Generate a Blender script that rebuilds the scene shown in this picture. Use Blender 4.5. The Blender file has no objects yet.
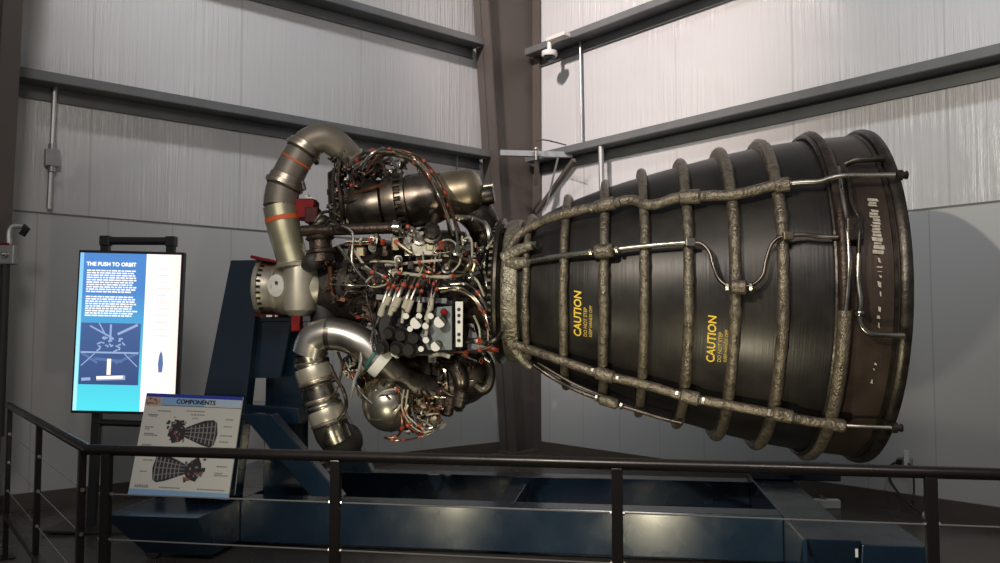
import bpy, bmesh, math, random
from mathutils import Vector, Matrix, noise
R = math.radians
V = Vector
random.seed(7)
scene = bpy.context.scene
COL = scene.collection

# ------------------------------------------------------------------ camera
F = 850.0
CAM_H = 1.6
PITCH = math.atan(50.5 / F)
cd = bpy.data.cameras.new('camera'); cam = bpy.data.objects.new('camera', cd); COL.objects.link(cam)
cd.sensor_width = 36.0; cd.lens = 36.0 * F / 1000.0; cd.clip_end = 100
cam.location = (0, 0, CAM_H); cam.rotation_euler = (math.pi/2 + PITCH, 0, 0)
scene.camera = cam

def at(px, py, Y):
    u = (px-500)/F; v = (281.5-py)/F
    fw = math.cos(PITCH) - v*math.sin(PITCH); up = math.sin(PITCH) + v*math.cos(PITCH)
    return V((u/fw*Y, Y, CAM_H + up/fw*Y))

# ------------------------------------------------------------------ materials
MATS = {}
def mat(name, col, rough=0.5, metal=0.0, bump=0.0, bscale=30.0, var=0.0, vscale=6.0, stretch=(1,1,1), coat=0.0, emit=None, spec=None, rvar=0.0):
    m = bpy.data.materials.new(name); m.use_nodes = True
    nt = m.node_tree; n = nt.nodes; l = nt.links
    b = n['Principled BSDF']
    b.inputs['Base Color'].default_value = (*col, 1); b.inputs['Roughness'].default_value = rough
    b.inputs['Metallic'].default_value = metal
    if spec is not None: b.inputs['Specular IOR Level'].default_value = spec
    if coat: b.inputs['Coat Weight'].default_value = coat; b.inputs['Coat Roughness'].default_value = 0.12
    if emit: b.inputs['Emission Color'].default_value = (*emit[:3], 1); b.inputs['Emission Strength'].default_value = emit[3]
    if bump or var or rvar:
        tc = n.new('ShaderNodeTexCoord'); mp = n.new('ShaderNodeMapping'); mp.inputs['Scale'].default_value = stretch
        l.new(tc.outputs['Object'], mp.inputs['Vector'])
    if var or rvar:
        t = n.new('ShaderNodeTexNoise'); t.inputs['Scale'].default_value = vscale; t.inputs['Detail'].default_value = 5
        l.new(mp.outputs['Vector'], t.inputs['Vector'])
        if var:
            r = n.new('ShaderNodeValToRGB')
            r.color_ramp.elements[0].position = 0.3; r.color_ramp.elements[1].position = 0.7
            r.color_ramp.elements[0].color = (*[c*(1-var) for c in col], 1)
            r.color_ramp.elements[1].color = (*[min(1, c*(1+var)) for c in col], 1)
            l.new(t.outputs['Fac'], r.inputs['Fac']); l.new(r.outputs['Color'], b.inputs['Base Color'])
        if rvar:
            mr = n.new('ShaderNodeMapRange'); mr.inputs['From Min'].default_value = .3; mr.inputs['From Max'].default_value = .7
            mr.inputs['To Min'].default_value = max(0.03, rough-rvar); mr.inputs['To Max'].default_value = min(1, rough+rvar)
            l.new(t.outputs['Fac'], mr.inputs['Value']); l.new(mr.outputs['Result'], b.inputs['Roughness'])
    if bump:
        t2 = n.new('ShaderNodeTexNoise'); t2.inputs['Scale'].default_value = bscale; t2.inputs['Detail'].default_value = 3
        l.new(mp.outputs['Vector'], t2.inputs['Vector'])
        bp = n.new('ShaderNodeBump'); bp.inputs['Strength'].default_value = bump; bp.inputs['Distance'].default_value = 0.02
        l.new(t2.outputs['Fac'], bp.inputs['Height']); l.new(bp.outputs['Normal'], b.inputs['Normal'])
    MATS[name] = m
    return m

mat('steel', (.32,.30,.26), .28, 1, var=.2, vscale=9, rvar=.1)
mat('bright_steel', (.42,.40,.35), .30, 1, rvar=.08)
mat('polished_duct', (.42,.40,.37), .33, 1, var=.12, vscale=5, rvar=.06)
mat('dark_steel', (.062,.054,.046), .38, .85, var=.5, vscale=12, bump=.15, bscale=40)
mat('brown_metal', (.052,.036,.029), .42, .7, var=.5, vscale=14, bump=.3, bscale=35)
mat('drum_metal', (.13,.108,.092), .33, .95, var=.3, vscale=8, rvar=.1)
mat('brushed_dome', (.36,.34,.29), .30, .95, rvar=.05)
mat('gold_steel', (.25,.21,.145), .38, .9, var=.18, vscale=5, rvar=.08)
mat('pump_drum', (.47,.44,.36), .36, .65, var=.12, vscale=4, rvar=.08)
mat('grey_tan_duct', (.17,.15,.125), .5, .45, var=.12, vscale=5, bump=.08, bscale=25)
mat('olive_steel', (.34,.32,.22), .42, .75, var=.1, vscale=6)
mat('clamp_steel', (.38,.33,.27), .35, .9)
mat('wrapped_tube', (.155,.132,.10), .36, .55, bump=.55, bscale=55, var=.35, vscale=22, rvar=.15)
mat('manifold_wrap', (.24,.22,.17), .38, .7, bump=.8, bscale=40, var=.3, vscale=15)
mat('white_cable', (.33,.31,.25), .45)
mat('white_paint', (.56,.56,.53), .5)
mat('red_cover', (.16,.006,.008), .65, var=.3, vscale=8, spec=.2)
mat('dark_red', (.05,.008,.010), .6, .0, spec=.2)
mat('orange_tie', (.27,.035,.014), .5)
mat('orange_paint', (.55,.09,.02), .55)
mat('copper_wire', (.16,.07,.04), .35, .85)
mat('rubber', (.014,.012,.011), .6)
mat('black_hose', (.022,.02,.02), .33)
mat('controller_grey', (.13,.15,.155), .5, .2, var=.08, vscale=10)
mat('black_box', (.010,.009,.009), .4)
mat('dark_core', (.03,.024,.02), .5, .4, bump=.4, bscale=25, var=.5, vscale=10)
mat('rail_paint', (.016,.013,.012), .3, .5, rvar=.08)
mat('cable_steel', (.45,.43,.40), .35, .9)
mat('blue_paint', (.006,.017,.034), .22, 0, rvar=.1, bump=.04, bscale=6, coat=.3, var=.15, vscale=3)
mat('column_paint', (.078,.064,.055), .5, .1, var=.08, vscale=2)
mat('galvanised', (.30,.305,.30), .42, .6, var=.12, vscale=5)
mat('girt_steel', (.135,.14,.14), .45, .3, var=.12, vscale=3)
mat('camera_white', (.55,.52,.48), .5)
mat('dome_black', (.02,.02,.02), .1)
mat('kiosk_black', (.018,.018,.02), .35, .2)
mat('caution_yellow', (.72,.50,.04), .55, var=.12, vscale=60)
mat('caution_small', (.45,.33,.06), .6)
mat('white_tape', (.42,.38,.31), .7, var=.3, vscale=40)
mat('teal_tie', (.02,.10,.10), .5)

# nozzle skin: fine lengthwise tube lines, heat-stained tail band
def nozzle_mat():
    m = bpy.data.materials.new('nozzle_skin'); m.use_nodes = True; nt = m.node_tree; n = nt.nodes; l = nt.links
    b = n['Principled BSDF']; b.inputs['Metallic'].default_value = .55
    tc = n.new('ShaderNodeTexCoord'); sp = n.new('ShaderNodeSeparateXYZ'); l.new(tc.outputs['Object'], sp.inputs[0])
    mx = n.new('ShaderNodeMapRange'); l.new(sp.outputs['X'], mx.inputs['Value'])
    mx.inputs['From Min'].default_value = -.36; mx.inputs['From Max'].default_value = -.30
    no = n.new('ShaderNodeTexNoise'); no.inputs['Scale'].default_value = 3.5; no.inputs['Detail'].default_value = 6
    l.new(tc.outputs['Object'], no.inputs['Vector'])
    r1 = n.new('ShaderNodeValToRGB'); r1.color_ramp.elements[0].position=.3; r1.color_ramp.elements[1].position=.72
    r1.color_ramp.elements[0].color=(.015,.0145,.016,1); r1.color_ramp.elements[1].color=(.040,.036,.031,1)
    l.new(no.outputs['Fac'], r1.inputs['Fac'])
    r2 = n.new('ShaderNodeValToRGB'); r2.color_ramp.elements[0].color=(.038,.026,.020,1); r2.color_ramp.elements[1].color=(.080,.058,.045,1)
    r2.color_ramp.elements[0].position=.3; r2.color_ramp.elements[1].position=.7
    l.new(no.outputs['Fac'], r2.inputs['Fac'])
    mi = n.new('ShaderNodeMix'); mi.data_type='RGBA'
    l.new(mx.outputs['Result'], mi.inputs['Factor']); l.new(r1.outputs['Color'], mi.inputs[6]); l.new(r2.outputs['Color'], mi.inputs[7])
    l.new(mi.outputs[2], b.inputs['Base Color'])
    rr = n.new('ShaderNodeMapRange'); rr.inputs['To Min'].default_value=.27; rr.inputs['To Max'].default_value=.5
    l.new(no.outputs['Fac'], rr.inputs['Value']); l.new(rr.outputs['Result'], b.inputs['Roughness'])
    # circumferential fine streaks
    mp = n.new('ShaderNodeMapping'); mp.inputs['Scale'].default_value=(28,1.0,1.0); l.new(tc.outputs['Object'], mp.inputs['Vector'])
    n2 = n.new('ShaderNodeTexNoise'); n2.inputs['Scale'].default_value=2.0; n2.inputs['Detail'].default_value=4
    l.new(mp.outputs['Vector'], n2.inputs['Vector'])
    bp = n.new('ShaderNodeBump'); bp.inputs['Strength'].default_value=.12; bp.inputs['Distance'].default_value=.01
    l.new(n2.outputs['Fac'], bp.inputs['Height']); l.new(bp.outputs['Normal'], b.inputs['Normal'])
    MATS['nozzle_skin'] = m
nozzle_mat()

def wall_mats():
    # vinyl insulation facing with vertical wrinkles
    m = bpy.data.materials.new('vinyl_facing'); m.use_nodes=True; nt=m.node_tree; n=nt.nodes; l=nt.links
    b=n['Principled BSDF']; b.inputs['Roughness'].default_value=.26; b.inputs['Specular IOR Level'].default_value=.45
    tc=n.new('ShaderNodeTexCoord')
    mp=n.new('ShaderNodeMapping'); mp.inputs['Scale'].default_value=(13,1,.5); l.new(tc.outputs['Object'], mp.inputs['Vector'])
    a=n.new('ShaderNodeTexNoise'); a.inputs['Scale'].default_value=1.6; a.inputs['Detail'].default_value=5; a.inputs['Roughness'].default_value=.6
    l.new(mp.outputs['Vector'], a.inputs['Vector'])
    mp2=n.new('ShaderNodeMapping'); mp2.inputs['Scale'].default_value=(.8,1,.8); l.new(tc.outputs['Object'], mp2.inputs['Vector'])
    msk=n.new('ShaderNodeTexNoise'); msk.inputs['Scale'].default_value=1.2; l.new(mp2.outputs['Vector'], msk.inputs['Vector'])
    mr=n.new('ShaderNodeMapRange'); mr.inputs['From Min'].default_value=.42; mr.inputs['From Max'].default_value=.62; mr.inputs['To Min'].default_value=.25
    l.new(msk.outputs['Fac'], mr.inputs['Value'])
    mu=n.new('ShaderNodeMath'); mu.operation='MULTIPLY'; l.new(a.outputs['Fac'], mu.inputs[0]); l.new(mr.outputs['Result'], mu.inputs[1])
    bp=n.new('ShaderNodeBump'); bp.inputs['Strength'].default_value=.5; bp.inputs['Distance'].default_value=.05
    l.new(mu.outputs[0], bp.inputs['Height']); l.new(bp.outputs['Normal'], b.inputs['Normal'])
    # seams between the sheets every 1.2 m
    sp=n.new('ShaderNodeSeparateXYZ'); l.new(tc.outputs['Object'], sp.inputs[0])
    def seam(per, w, off=0.0):
        ad=n.new('ShaderNodeMath'); ad.operation='ADD'; ad.inputs[1].default_value=off; l.new(sp.outputs['X'], ad.inputs[0])
        f=n.new('ShaderNodeMath'); f.operation='PINGPONG'; f.inputs[1].default_value=per/2; l.new(ad.outputs[0], f.inputs[0])
        g=n.new('ShaderNodeMath'); g.operation='LESS_THAN'; g.inputs[1].default_value=w; l.new(f.outputs[0], g.inputs[0]); return g
    s=seam(1.5,.012,.35)
    mi=n.new('ShaderNodeMix'); mi.data_type='RGBA'; mi.inputs[6].default_value=(.46,.455,.45,1); mi.inputs[7].default_value=(.40,.395,.39,1)
    l.new(s.outputs[0], mi.inputs['Factor']); l.new(mi.outputs[2], b.inputs['Base Color'])
    MATS['vinyl_facing']=m
    m=bpy.data.materials.new('liner_panel'); m.use_nodes=True; nt=m.node_tree; n=nt.nodes; l=nt.links
    b=n['Principled BSDF']; b.inputs['Roughness'].default_value=.5; b.inputs['Specular IOR Level'].default_value=.3
    tc=n.new('ShaderNodeTexCoord'); sp=n.new('ShaderNodeSeparateXYZ'); l.new(tc.outputs['Object'], sp.inputs[0])
    s=seam(.62,.006,.1)
    mi=n.new('ShaderNodeMix'); mi.data_type='RGBA'; mi.inputs[6].default_value=(.40,.405,.395,1); mi.inputs[7].default_value=(.31,.315,.305,1)
    l.new(s.outputs[0], mi.inputs['Factor']); l.new(mi.outputs[2], b.inputs['Base Color'])
    MATS['liner_panel']=m
    m=bpy.data.materials.new('polished_concrete'); m.use_nodes=True; nt=m.node_tree; n=nt.nodes; l=nt.links
    b=n['Principled BSDF']; b.inputs['Specular IOR Level'].default_value=.5
    tc=n.new('ShaderNodeTexCoord')
    a=n.new('ShaderNodeTexNoise'); a.inputs['Scale'].default_value=.9; a.inputs['Detail'].default_value=8; l.new(tc.outputs['Object'], a.inputs['Vector'])
    r=n.new('ShaderNodeValToRGB'); r.color_ramp.elements[0].position=.3; r.color_ramp.elements[1].position=.7
    r.color_ramp.elements[0].color=(.042,.037,.033,1); r.color_ramp.elements[1].color=(.085,.076,.068,1); l.new(a.outputs['Fac'], r.inputs['Fac'])
    br=n.new('ShaderNodeTexBrick'); br.offset=0; br.inputs['Scale'].default_value=1; br.inputs['Brick Width'].default_value=1.8; br.inputs['Row Height'].default_value=1.8
    br.inputs['Mortar Size'].default_value=.006; br.inputs['Color1'].default_value=(1,1,1,1); br.inputs['Color2'].default_value=(1,1,1,1); br.inputs['Mortar'].default_value=(.25,.25,.25,1)
    l.new(tc.outputs['Object'], br.inputs['Vector'])
    mm=n.new('ShaderNodeMix'); mm.data_type='RGBA'; mm.blend_type='MULTIPLY'; mm.inputs['Factor'].default_value=1
    l.new(r.outputs['Color'], mm.inputs[6]); l.new(br.outputs['Color'], mm.inputs[7]); l.new(mm.outputs[2], b.inputs['Base Color'])
    rr=n.new('ShaderNodeMapRange'); rr.inputs['To Min'].default_value=.18; rr.inputs['To Max'].default_value=.38; l.new(a.outputs['Fac'], rr.inputs['Value']); l.new(rr.outputs['Result'], b.inputs['Roughness'])
    MATS['polished_concrete']=m
wall_mats()

# ------------------------------------------------------------------ mesh builder (world coordinates in, parent's frame out)
def frame_of(d, up=V((0,0,1))):
    d = d.normalized()
    if abs(d.dot(up)) > .97: up = V((1,0,0))
    s = d.cross(up).normalized(); u = s.cross(d).normalized()
    return d, s, u

class MB:
    def __init__(self): self.v=[]; self.f=[]; self.sm=[]
    def add(self, vs, fs, smooth=False):
        o=len(self.v); self.v += [V(p) for p in vs]; self.f += [tuple(i+o for i in f) for f in fs]; self.sm += [smooth]*len(fs); return self
    def hexa(self, c8):   # bottom 4, top 4
        return self.add(c8, [(0,3,2,1),(4,5,6,7),(0,1,5,4),(1,2,6,5),(2,3,7,6),(3,0,4,7)])
    def box(self, c, size, axes=None):
        ax = axes or (V((1,0,0)),V((0,1,0)),V((0,0,1))); c=V(c); a,b,d=[ax[i]*size[i]/2 for i in range(3)]
        return self.hexa([c-a-b-d,c+a-b-d,c+a+b-d,c-a+b-d,c-a-b+d,c+a-b+d,c+a+b+d,c-a+b+d])
    def beam(self, p0, p1, w, h, up=V((0,0,1))):
        p0=V(p0);p1=V(p1); d,s,u=frame_of(p1-p0,up); L=(p1-p0).length
        return self.box((p0+p1)/2,(L,w,h),(d,s,u))
    def prism(self, poly, vec):
        n=len(poly); vec=V(vec); vs=[V(p) for p in poly]+[V(p)+vec for p in poly]
        fs=[tuple(range(n))[::-1], tuple(range(n,2*n))]+[(i,(i+1)%n,n+(i+1)%n,n+i) for i in range(n)]
        return self.add(vs,fs)
    def tube(self, pts, r, n=10, smooth_path=True, sub=6, cap=True, rf=None):
        pts=[V(p) for p in pts]
        rs = list(r) if isinstance(r,(list,tuple)) else [r]*len(pts)
        if smooth_path and len(pts)>2:
            P=[];Q=[]
            for i in range(len(pts)-1):
                p0=pts[max(i-1,0)];p1=pts[i];p2=pts[i+1];p3=pts[min(i+2,len(pts)-1)]
                for k in range(sub):
                    t=k/sub
                    P.append(.5*((2*p1)+(p2-p0)*t+(2*p0-5*p1+4*p2-p3)*t*t+(3*p1-p0-3*p2+p3)*t**3)); Q.append(rs[i]*(1-t)+rs[i+1]*t)
            P.append(pts[-1]);Q.append(rs[-1])
        else: P=pts;Q=rs
        vs=[];fs=[]; nrm=None
        for i,p in enumerate(P):
            d=(P[min(i+1,len(P)-1)]-P[max(i-1,0)])
            if d.length<1e-9: d=V((0,0,1))
            d.normalize()
            if nrm is None: _,_,nrm=frame_of(d)
            nrm=(nrm-d*nrm.dot(d)); 
            if nrm.length<1e-6: _,_,nrm=frame_of(d)
            nrm.normalize(); s=d.cross(nrm)
            for k in range(n):
                a=2*math.pi*k/n; rr=Q[i]*(rf(i/len(P),a) if rf else 1); vs.append(p+(nrm*math.cos(a)+s*math.sin(a))*rr)
        m=len(P)
        for i in range(m-1):
            for k in range(n): fs.append((i*n+k,i*n+(k+1)%n,(i+1)*n+(k+1)%n,(i+1)*n+k))
        self.add(vs,fs,True)
        if cap: self.add([vs[k] for k in range(n)],[tuple(range(n))[::-1]]); self.add([vs[(m-1)*n+k] for k in range(n)],[tuple(range(n))])
        return self
    def lathe(self, p0, p1, prof, n=40, caps=False, a0=0, a1=2*math.pi):   # prof: (fraction along p0->p1, radius)
        p0=V(p0);p1=V(p1); d,s,u=frame_of(p1-p0); L=(p1-p0).length; full=abs(a1-a0-2*math.pi)<1e-6
        m=n if full else n+1; vs=[];fs=[]
        for (t,r) in prof:
            for k in range(m):
                a=a0+(a1-a0)*k/n; vs.append(p0+d*(t*L)+(s*math.cos(a)+u*math.sin(a))*r)
        for i in range(len(prof)-1):
            for k in range(n): fs.append((i*m+k,i*m+(k+1)%m,(i+1)*m+(k+1)%m,(i+1)*m+k))
        self.add(vs,fs,True)
        if full:
            if prof[0][1]>1e-4: self.add(vs[:m],[tuple(range(m))[::-1]])
            if prof[-1][1]>1e-4: self.add(vs[-m:],[tuple(range(m))])
        return self
    def cyl(self, p0, p1, r, n=16, r2=None): return self.lathe(p0,p1,[(0,r),(1,r if r2 is None else r2)],n)
    def dome(self, p0, p1, r, n=28, k=8):
        L=(V(p1)-V(p0)).length
        return self.lathe(p0,p1,[(math.sin(i/k*math.pi/2),max(r*math.cos(i/k*math.pi/2),1e-5)) for i in range(k+1)],n)
    def ball(self, c, r, n=16): 
        c=V(c); return self.lathe(c-V((0,0,r)),c+V((0,0,r)),[((1-math.cos(i/10*math.pi))/2,max(r*math.sin(i/10*math.pi),1e-5)) for i in range(11)],n)
    def build(self, name, m, parent=None, frame=None, bevel=0, auto=True):
        fr = parent_world(parent) if parent is not None else (frame or Matrix.Identity(4))
        if parent is None and frame is None:
            # origin at the base of the thing
            c=V((0,0,0)); 
            for p in self.v: c+=p
            c/=len(self.v); c.z=min(p.z for p in self.v); fr=Matrix.Translation(c)
        inv=fr.inverted()
        me=bpy.data.meshes.new(name); me.from_pydata([inv@p for p in self.v],[],self.f)
        me.polygons.foreach_set('use_smooth',self.sm); 
        bm=bmesh.new(); bm.from_mesh(me); bmesh.ops.recalc_face_normals(bm,faces=bm.faces); bm.to_mesh(me); bm.free()
        if any(self.sm):
            try: me.set_sharp_from_angle(angle=R(38))
            except Exception: pass
        for x in (m if isinstance(m,(list,tuple)) else [m]): me.materials.append(MATS[x])
        o=bpy.data.objects.new(name,me); COL.objects.link(o)
        if parent is not None: o.parent=parent; FR[o.name]=FR[parent.name]
        else: o.matrix_world=fr; FR[o.name]=fr
        if bevel:
            b=o.modifiers.new('bevel','BEVEL'); b.width=bevel; b.segments=2; b.limit_method='ANGLE'
        return o
FR={}
def parent_world(p): return FR[p.name]
def thing(name,label,cat,M,group=None):
    if not isinstance(M,Matrix): M=Matrix.Translation(V(M))
    o=bpy.data.objects.new(name,None); COL.objects.link(o); o.matrix_world=M; FR[o.name]=M; o.empty_display_size=.1
    o['label']=label; o['category']=cat
    if group: o['group']=group
    return o
def tag(o,label=None,cat=None,group=None,kind=None):
    if label: o['label']=label
    if cat: o['category']=cat
    if group: o['group']=group
    if kind: o['kind']=kind
    return o
def text_mesh(body, size, name='lettering'):
    c=bpy.data.curves.new(name,'FONT'); c.body=body; c.size=size; c.align_x='LEFT'; c.resolution_u=3
    o=bpy.data.objects.new('tmp',c); COL.objects.link(o)
    me=bpy.data.meshes.new_from_object(o); 
    vs=[v.co.copy() for v in me.vertices]; fs=[tuple(p.vertices) for p in me.polygons]
    bpy.data.objects.remove(o); bpy.data.meshes.remove(me); bpy.data.curves.remove(c)
    w=max(v.x for v in vs)-min(v.x for v in vs); x0=min(v.x for v in vs)
    return [V((v.x-x0,v.y,0)) for v in vs], fs, w

# ------------------------------------------------------------------ room
CN = V((.347,11.8,0))                       # corner of the two walls
DL = V((-.764,-.645,0)).normalized()        # along the left wall, towards the camera
DR = V((.644,-.765,0)).normalized()         # along the right wall
NL = V((.645,-.764,0)).normalized()         # into the room from the left wall
NR = V((-.765,-.644,0)).normalized()        # into the room from the right wall
Z = V((0,0,1))
HT = 7.6
def wallframe(d, nrm):   # local x along wall, y out of the wall, z up
    return Matrix.Translation(CN) @ Matrix((( d.x,nrm.x,0,0),(d.y,nrm.y,0,0),(0,0,1,0),(0,0,0,1)))
WL = wallframe(DL,NL); WR = wallframe(DR,NR)
def lb(mb, M, x0,x1,y0,y1,z0,z1):
    return mb.hexa([M@V(p) for p in [(x0,y0,z0),(x1,y0,z0),(x1,y1,z0),(x0,y1,z0),(x0,y0,z1),(x1,y0,z1),(x1,y1,z1),(x0,y1,z1)]])
for M,side,Lw in ((WL,'left',14.0),(WR,'right',12.5)):
    w=lb(MB(),M,-.15 if side=='left' else 0,Lw,-.15,0,0,HT).build('wall_'+side,'vinyl_facing',frame=M); tag(w,kind='structure')
    p=lb(MB(),M,.0,Lw,0,.03,.14,2.70).build('liner_panel','liner_panel',parent=w)
    b=lb(MB(),M,.0,Lw,0,.06,0,.14).build('baseboard_'+side,'column_paint',frame=M); tag(b,kind='structure')
    t=lb(MB(),M,.0,Lw,0,.036,2.70,2.715).build('trim_%d'%(1 if side=='left' else 2),'girt_steel',frame=M); tag(t,kind='structure')
fl=MB(); fl.hexa([V(p) for p in [(-12,-2,-.1),(10,-2,-.1),(10,12.2,-.1),(-12,12.2,-.1),(-12,-2,0),(10,-2,0),(10,12.2,0),(-12,12.2,0)]])
tag(fl.build('floor','polished_concrete',frame=Matrix.Rotation(R(-8.5),4,'Z')),kind='structure')

def girt(M, x0, x1, z, label, grp=True):
    mb=MB()
    lb(mb,M,x0,x1,.24,.246,z-.085,z)            # inner flange facing the room
    lb(mb,M,x0,x1,.0,.24,z-.091,z-.085)         # web
    lb(mb,M,x0,x1,.0,.006,z-.22,z-.091)        # wall flange
    lb(mb,M,x0,x1,.22,.24,z-.006,z)           # lip
    lb(mb,M,x0,x1,.006,.03,z-.22,z-.214)
    o=mb.build('wall_girt','girt_steel'); tag(o,label,'girt','steel girts along the walls')
girt(WL,.82,9.6,3.99,'long grey steel girt on left wall, level with the top of the engine')
girt(WL,.94,9.6,5.47,'grey steel girt high on left wall at top of frame')
girt(WR,.28,9.2,3.99,'long grey steel girt on right wall just above the nozzle')
girt(WR,.28,9.2,5.47,'grey steel girt high on right wall behind the dome camera')

# corner column: tapered H, web parallel to the left wall
def column(M, x_in0, x_in1, x_out, y0, fw, label, ztop=HT-.05, flip=1):
    # profile runs along local x (wall direction) from x_out to x_in (tapered), flange width fw along local y
    mb=MB()
    yc=y0+fw/2
    def P(x,y,z): return M@V((x,y,z))
    t=.03
    mb.hexa([P(x_out,y0,0),P(x_out+t*flip,y0,0),P(x_out+t*flip,y0+fw,0),P(x_out,y0+fw,0),P(x_out,y0,ztop),P(x_out+t*flip,y0,ztop),P(x_out+t*flip,y0+fw,ztop),P(x_out,y0+fw,ztop)])
    mb.hexa([P(x_in0-t*flip,y0,0),P(x_in0,y0,0),P(x_in0,y0+fw,0),P(x_in0-t*flip,y0+fw,0),P(x_in1-t*flip,y0,ztop),P(x_in1,y0,ztop),P(x_in1,y0+fw,ztop),P(x_in1-t*flip,y0+fw,ztop)])
    mb.hexa([P(x_out,yc-.01,0),P(x_in0,yc-.01,0),P(x_in0,yc+.01,0),P(x_out,yc+.01,0),P(x_out,yc-.01,ztop),P(x_in1,yc-.01,ztop),P(x_in1,yc+.01,ztop),P(x_out,yc+.01,ztop)])
    o=mb.build('steel_column','column_paint'); tag(o,label,'column')
    # base plate and bolts
    b=MB(); lb(b,M,min(x_out,x_in0)-.05,max(x_out,x_in0)+.05,y0-.03,y0+fw+.03,0,.03); b.build('base_plate','column_paint',parent=o)
    return o
column(WL,.50,1.10,.02,.06,.30,'dark brown tapered steel column standing in the room corner')
# left column: web square to the left wall
def colframe(x): return Matrix.Translation(WL@V((x,0,0))) @ Matrix(((NL.x,DL.x,0,0),(NL.y,DL.y,0,0),(0,0,1,0),(0,0,0,1)))
column(colframe(6.55),.36,.95,.02,-.15,.32,'dark brown tapered steel column at the left edge of the picture')

# ------------------------------------------------------------------ fittings on the walls
def onwall(px,py,which,out):
    # point on the pixel ray that lies `out` metres in front of that wall
    n = NL if which=='L' else NR
    o=V((0,0,CAM_H)); d=at(px,py,1)-o
    k=((CN+n*out)-o).dot(n)/d.dot(n)
    return o+d*k

def conduit(pts,r,label,box=None,which='L',m='galvanised'):
    o=MB().tube(pts,r,8,smooth_path=False).build('conduit',m); tag(o,label,'conduit','electrical conduits on the walls')
    return o
c1=conduit([onwall(55,86,'L',.06),onwall(49,209,'L',.06)],.024,'thin grey conduit dropping down the left wall above the screen')
p=onwall(52,158,'L',.07); MB().box(p,(.12,.09,.16),(DL,NL,Z)).build('junction_box','galvanised',parent=c1,bevel=.006)
MB().cyl(p+Z*.08,p+Z*.13,.035).build('coupling','galvanised',parent=c1)
MB().cyl(p-Z*.08,p-Z*.13,.035).build('coupling','galvanised',parent=c1)
conduit([onwall(580,36,'R',.06),onwall(582,141,'R',.06)],.016,'thin bright conduit between the two girts on right wall')
conduit([onwall(601,146,'R',.20),onwall(603,250,'R',.20)],.035,'stout grey conduit running down from girt behind the nozzle top')
conduit([onwall(457,148,'L',.05),onwall(457,190,'L',.05)],.012,'hair-thin conduit below left girt beside corner column')

# horizontal strut from column to right girt
t=thing('pipe_strut','pale grey horizontal bar crossing the corner column to the right girt','strut',at(500,153,10.75))
MB().beam(at(500,153,10.75),at(572,155,10.9),.07,.07).build('bar','galvanised',parent=t)
MB().beam(at(537,157,10.78),at(536,185,10.95),.06,.06).build('hanger','column_paint',parent=t)
MB().ball(at(536,149,10.7),.03).cyl(at(536,150,10.7),at(536,160,10.7),.02).build('clamp','bright_steel',parent=t)
MB().tube([at(536,141,10.75),at(545,140,10.7),at(566,145,10.4)],.008,6).build('wire','rubber',parent=t)
b=MB().beam(at(574,160,10.15),at(537,212,11.0),.05,.05); tag(b.build('diagonal_brace','column_paint'),'thin brown diagonal brace from right girt down to corner column','brace')
b=MB().tube([at(558,158,10.35),at(553,178,10.45),at(547,205,10.6)],.012,6); tag(b.build('hanging_rod','galvanised'),'thin hanging rod beside the diagonal brace by corner column','rod')

# dome camera
cp=onwall(551,40,'R',.36)
t=thing('dome_camera','small white dome security camera hanging beside the corner column','camera',cp)
MB().box(cp+DR*.13,(.34,.12,.05),(DR,NR,Z)).build('bracket','camera_white',parent=t,bevel=.008)
k=cp+V((-.02,.0,0))
MB().cyl(k-Z*.02,k-Z*.14,.03).build('stem','camera_white',parent=t)
MB().lathe(k-Z*.13,k-Z*.22,[(0,.04),(.25,.10),(.8,.105),(1,.095)],24).build('housing','camera_white',parent=t)
MB().dome(k-Z*.215,k-Z*.28,.075,20).build('dome','dome_black',parent=t)

# junction box with red cap on the left column
bx=at(6,255,7.05)
t=thing('electrical_box','small grey electrical box with red beacon on left column','electrical box',bx)
MB().box(bx,(.17,.08,.16)).build('box_body','galvanised',parent=t,bevel=.01)
MB().box(bx+V((.0,0,.085)),(.07,.05,.03)).build('beacon','red_cover',parent=t)
MB().cyl(bx+V((.02,-.04,.0)),bx+V((.02,-.07,.0)),.025).ball(bx+V((.02,-.075,0)),.018).build('knob','bright_steel',parent=t)
MB().tube([at(9,245,7.05),at(9,233,7.06),at(12,227,7.08),at(18,226,7.1),at(25,227,7.12)],.022,8).build('bent_conduit','galvanised',parent=t)
MB().tube([at(24,227,7.12),at(27,228,7.12),at(22,235,7.12)],.03,8,smooth_path=False).build('conduit_head','dome_black',parent=t)
tag(MB().tube([bx-Z*.08,bx-Z*1.5],.035,8).build('conduit','rubber'),'black conduit running down below the grey electrical box','conduit','electrical conduits on the walls')

# outlet on right wall with plug and cable
op=onwall(905,462,'R',.045)
t=thing('wall_outlet','small outlet with white plug low on right wall beneath nozzle rim','outlet',op)
MB().box(op,(.13,.03,.08),(DR,NR,Z)).build('outlet_box','galvanised',parent=t,bevel=.004)
MB().box(op+NR*.035+DR*.03+Z*.04,(.035,.04,.14),(DR,NR,Z)).build('plug','white_paint',parent=t,bevel=.004)
MB().box(op+NR*.03-DR*.04,(.04,.04,.04),(DR,NR,Z)).build('socket','dome_black',parent=t)
q=op
tag(MB().tube([op-DR*.04+NR*.05, onwall(891,466,'R',.1),onwall(890,480,'R',.12),onwall(900,495,'R',.15),onwall(908,503,'R',.2),V((3.62,7.35,.03))],.011,6).build('power_cable','rubber'),'black power cable looping down from wall outlet, left strand','cable')
tag(MB().tube([op+DR*.05+NR*.05, onwall(913,470,'R',.1),onwall(914,490,'R',.1),onwall(913,502,'R',.2)],.009,6).build('power_cable','rubber'),'short straight power cable dropping right of the wall outlet','cable')

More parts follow.
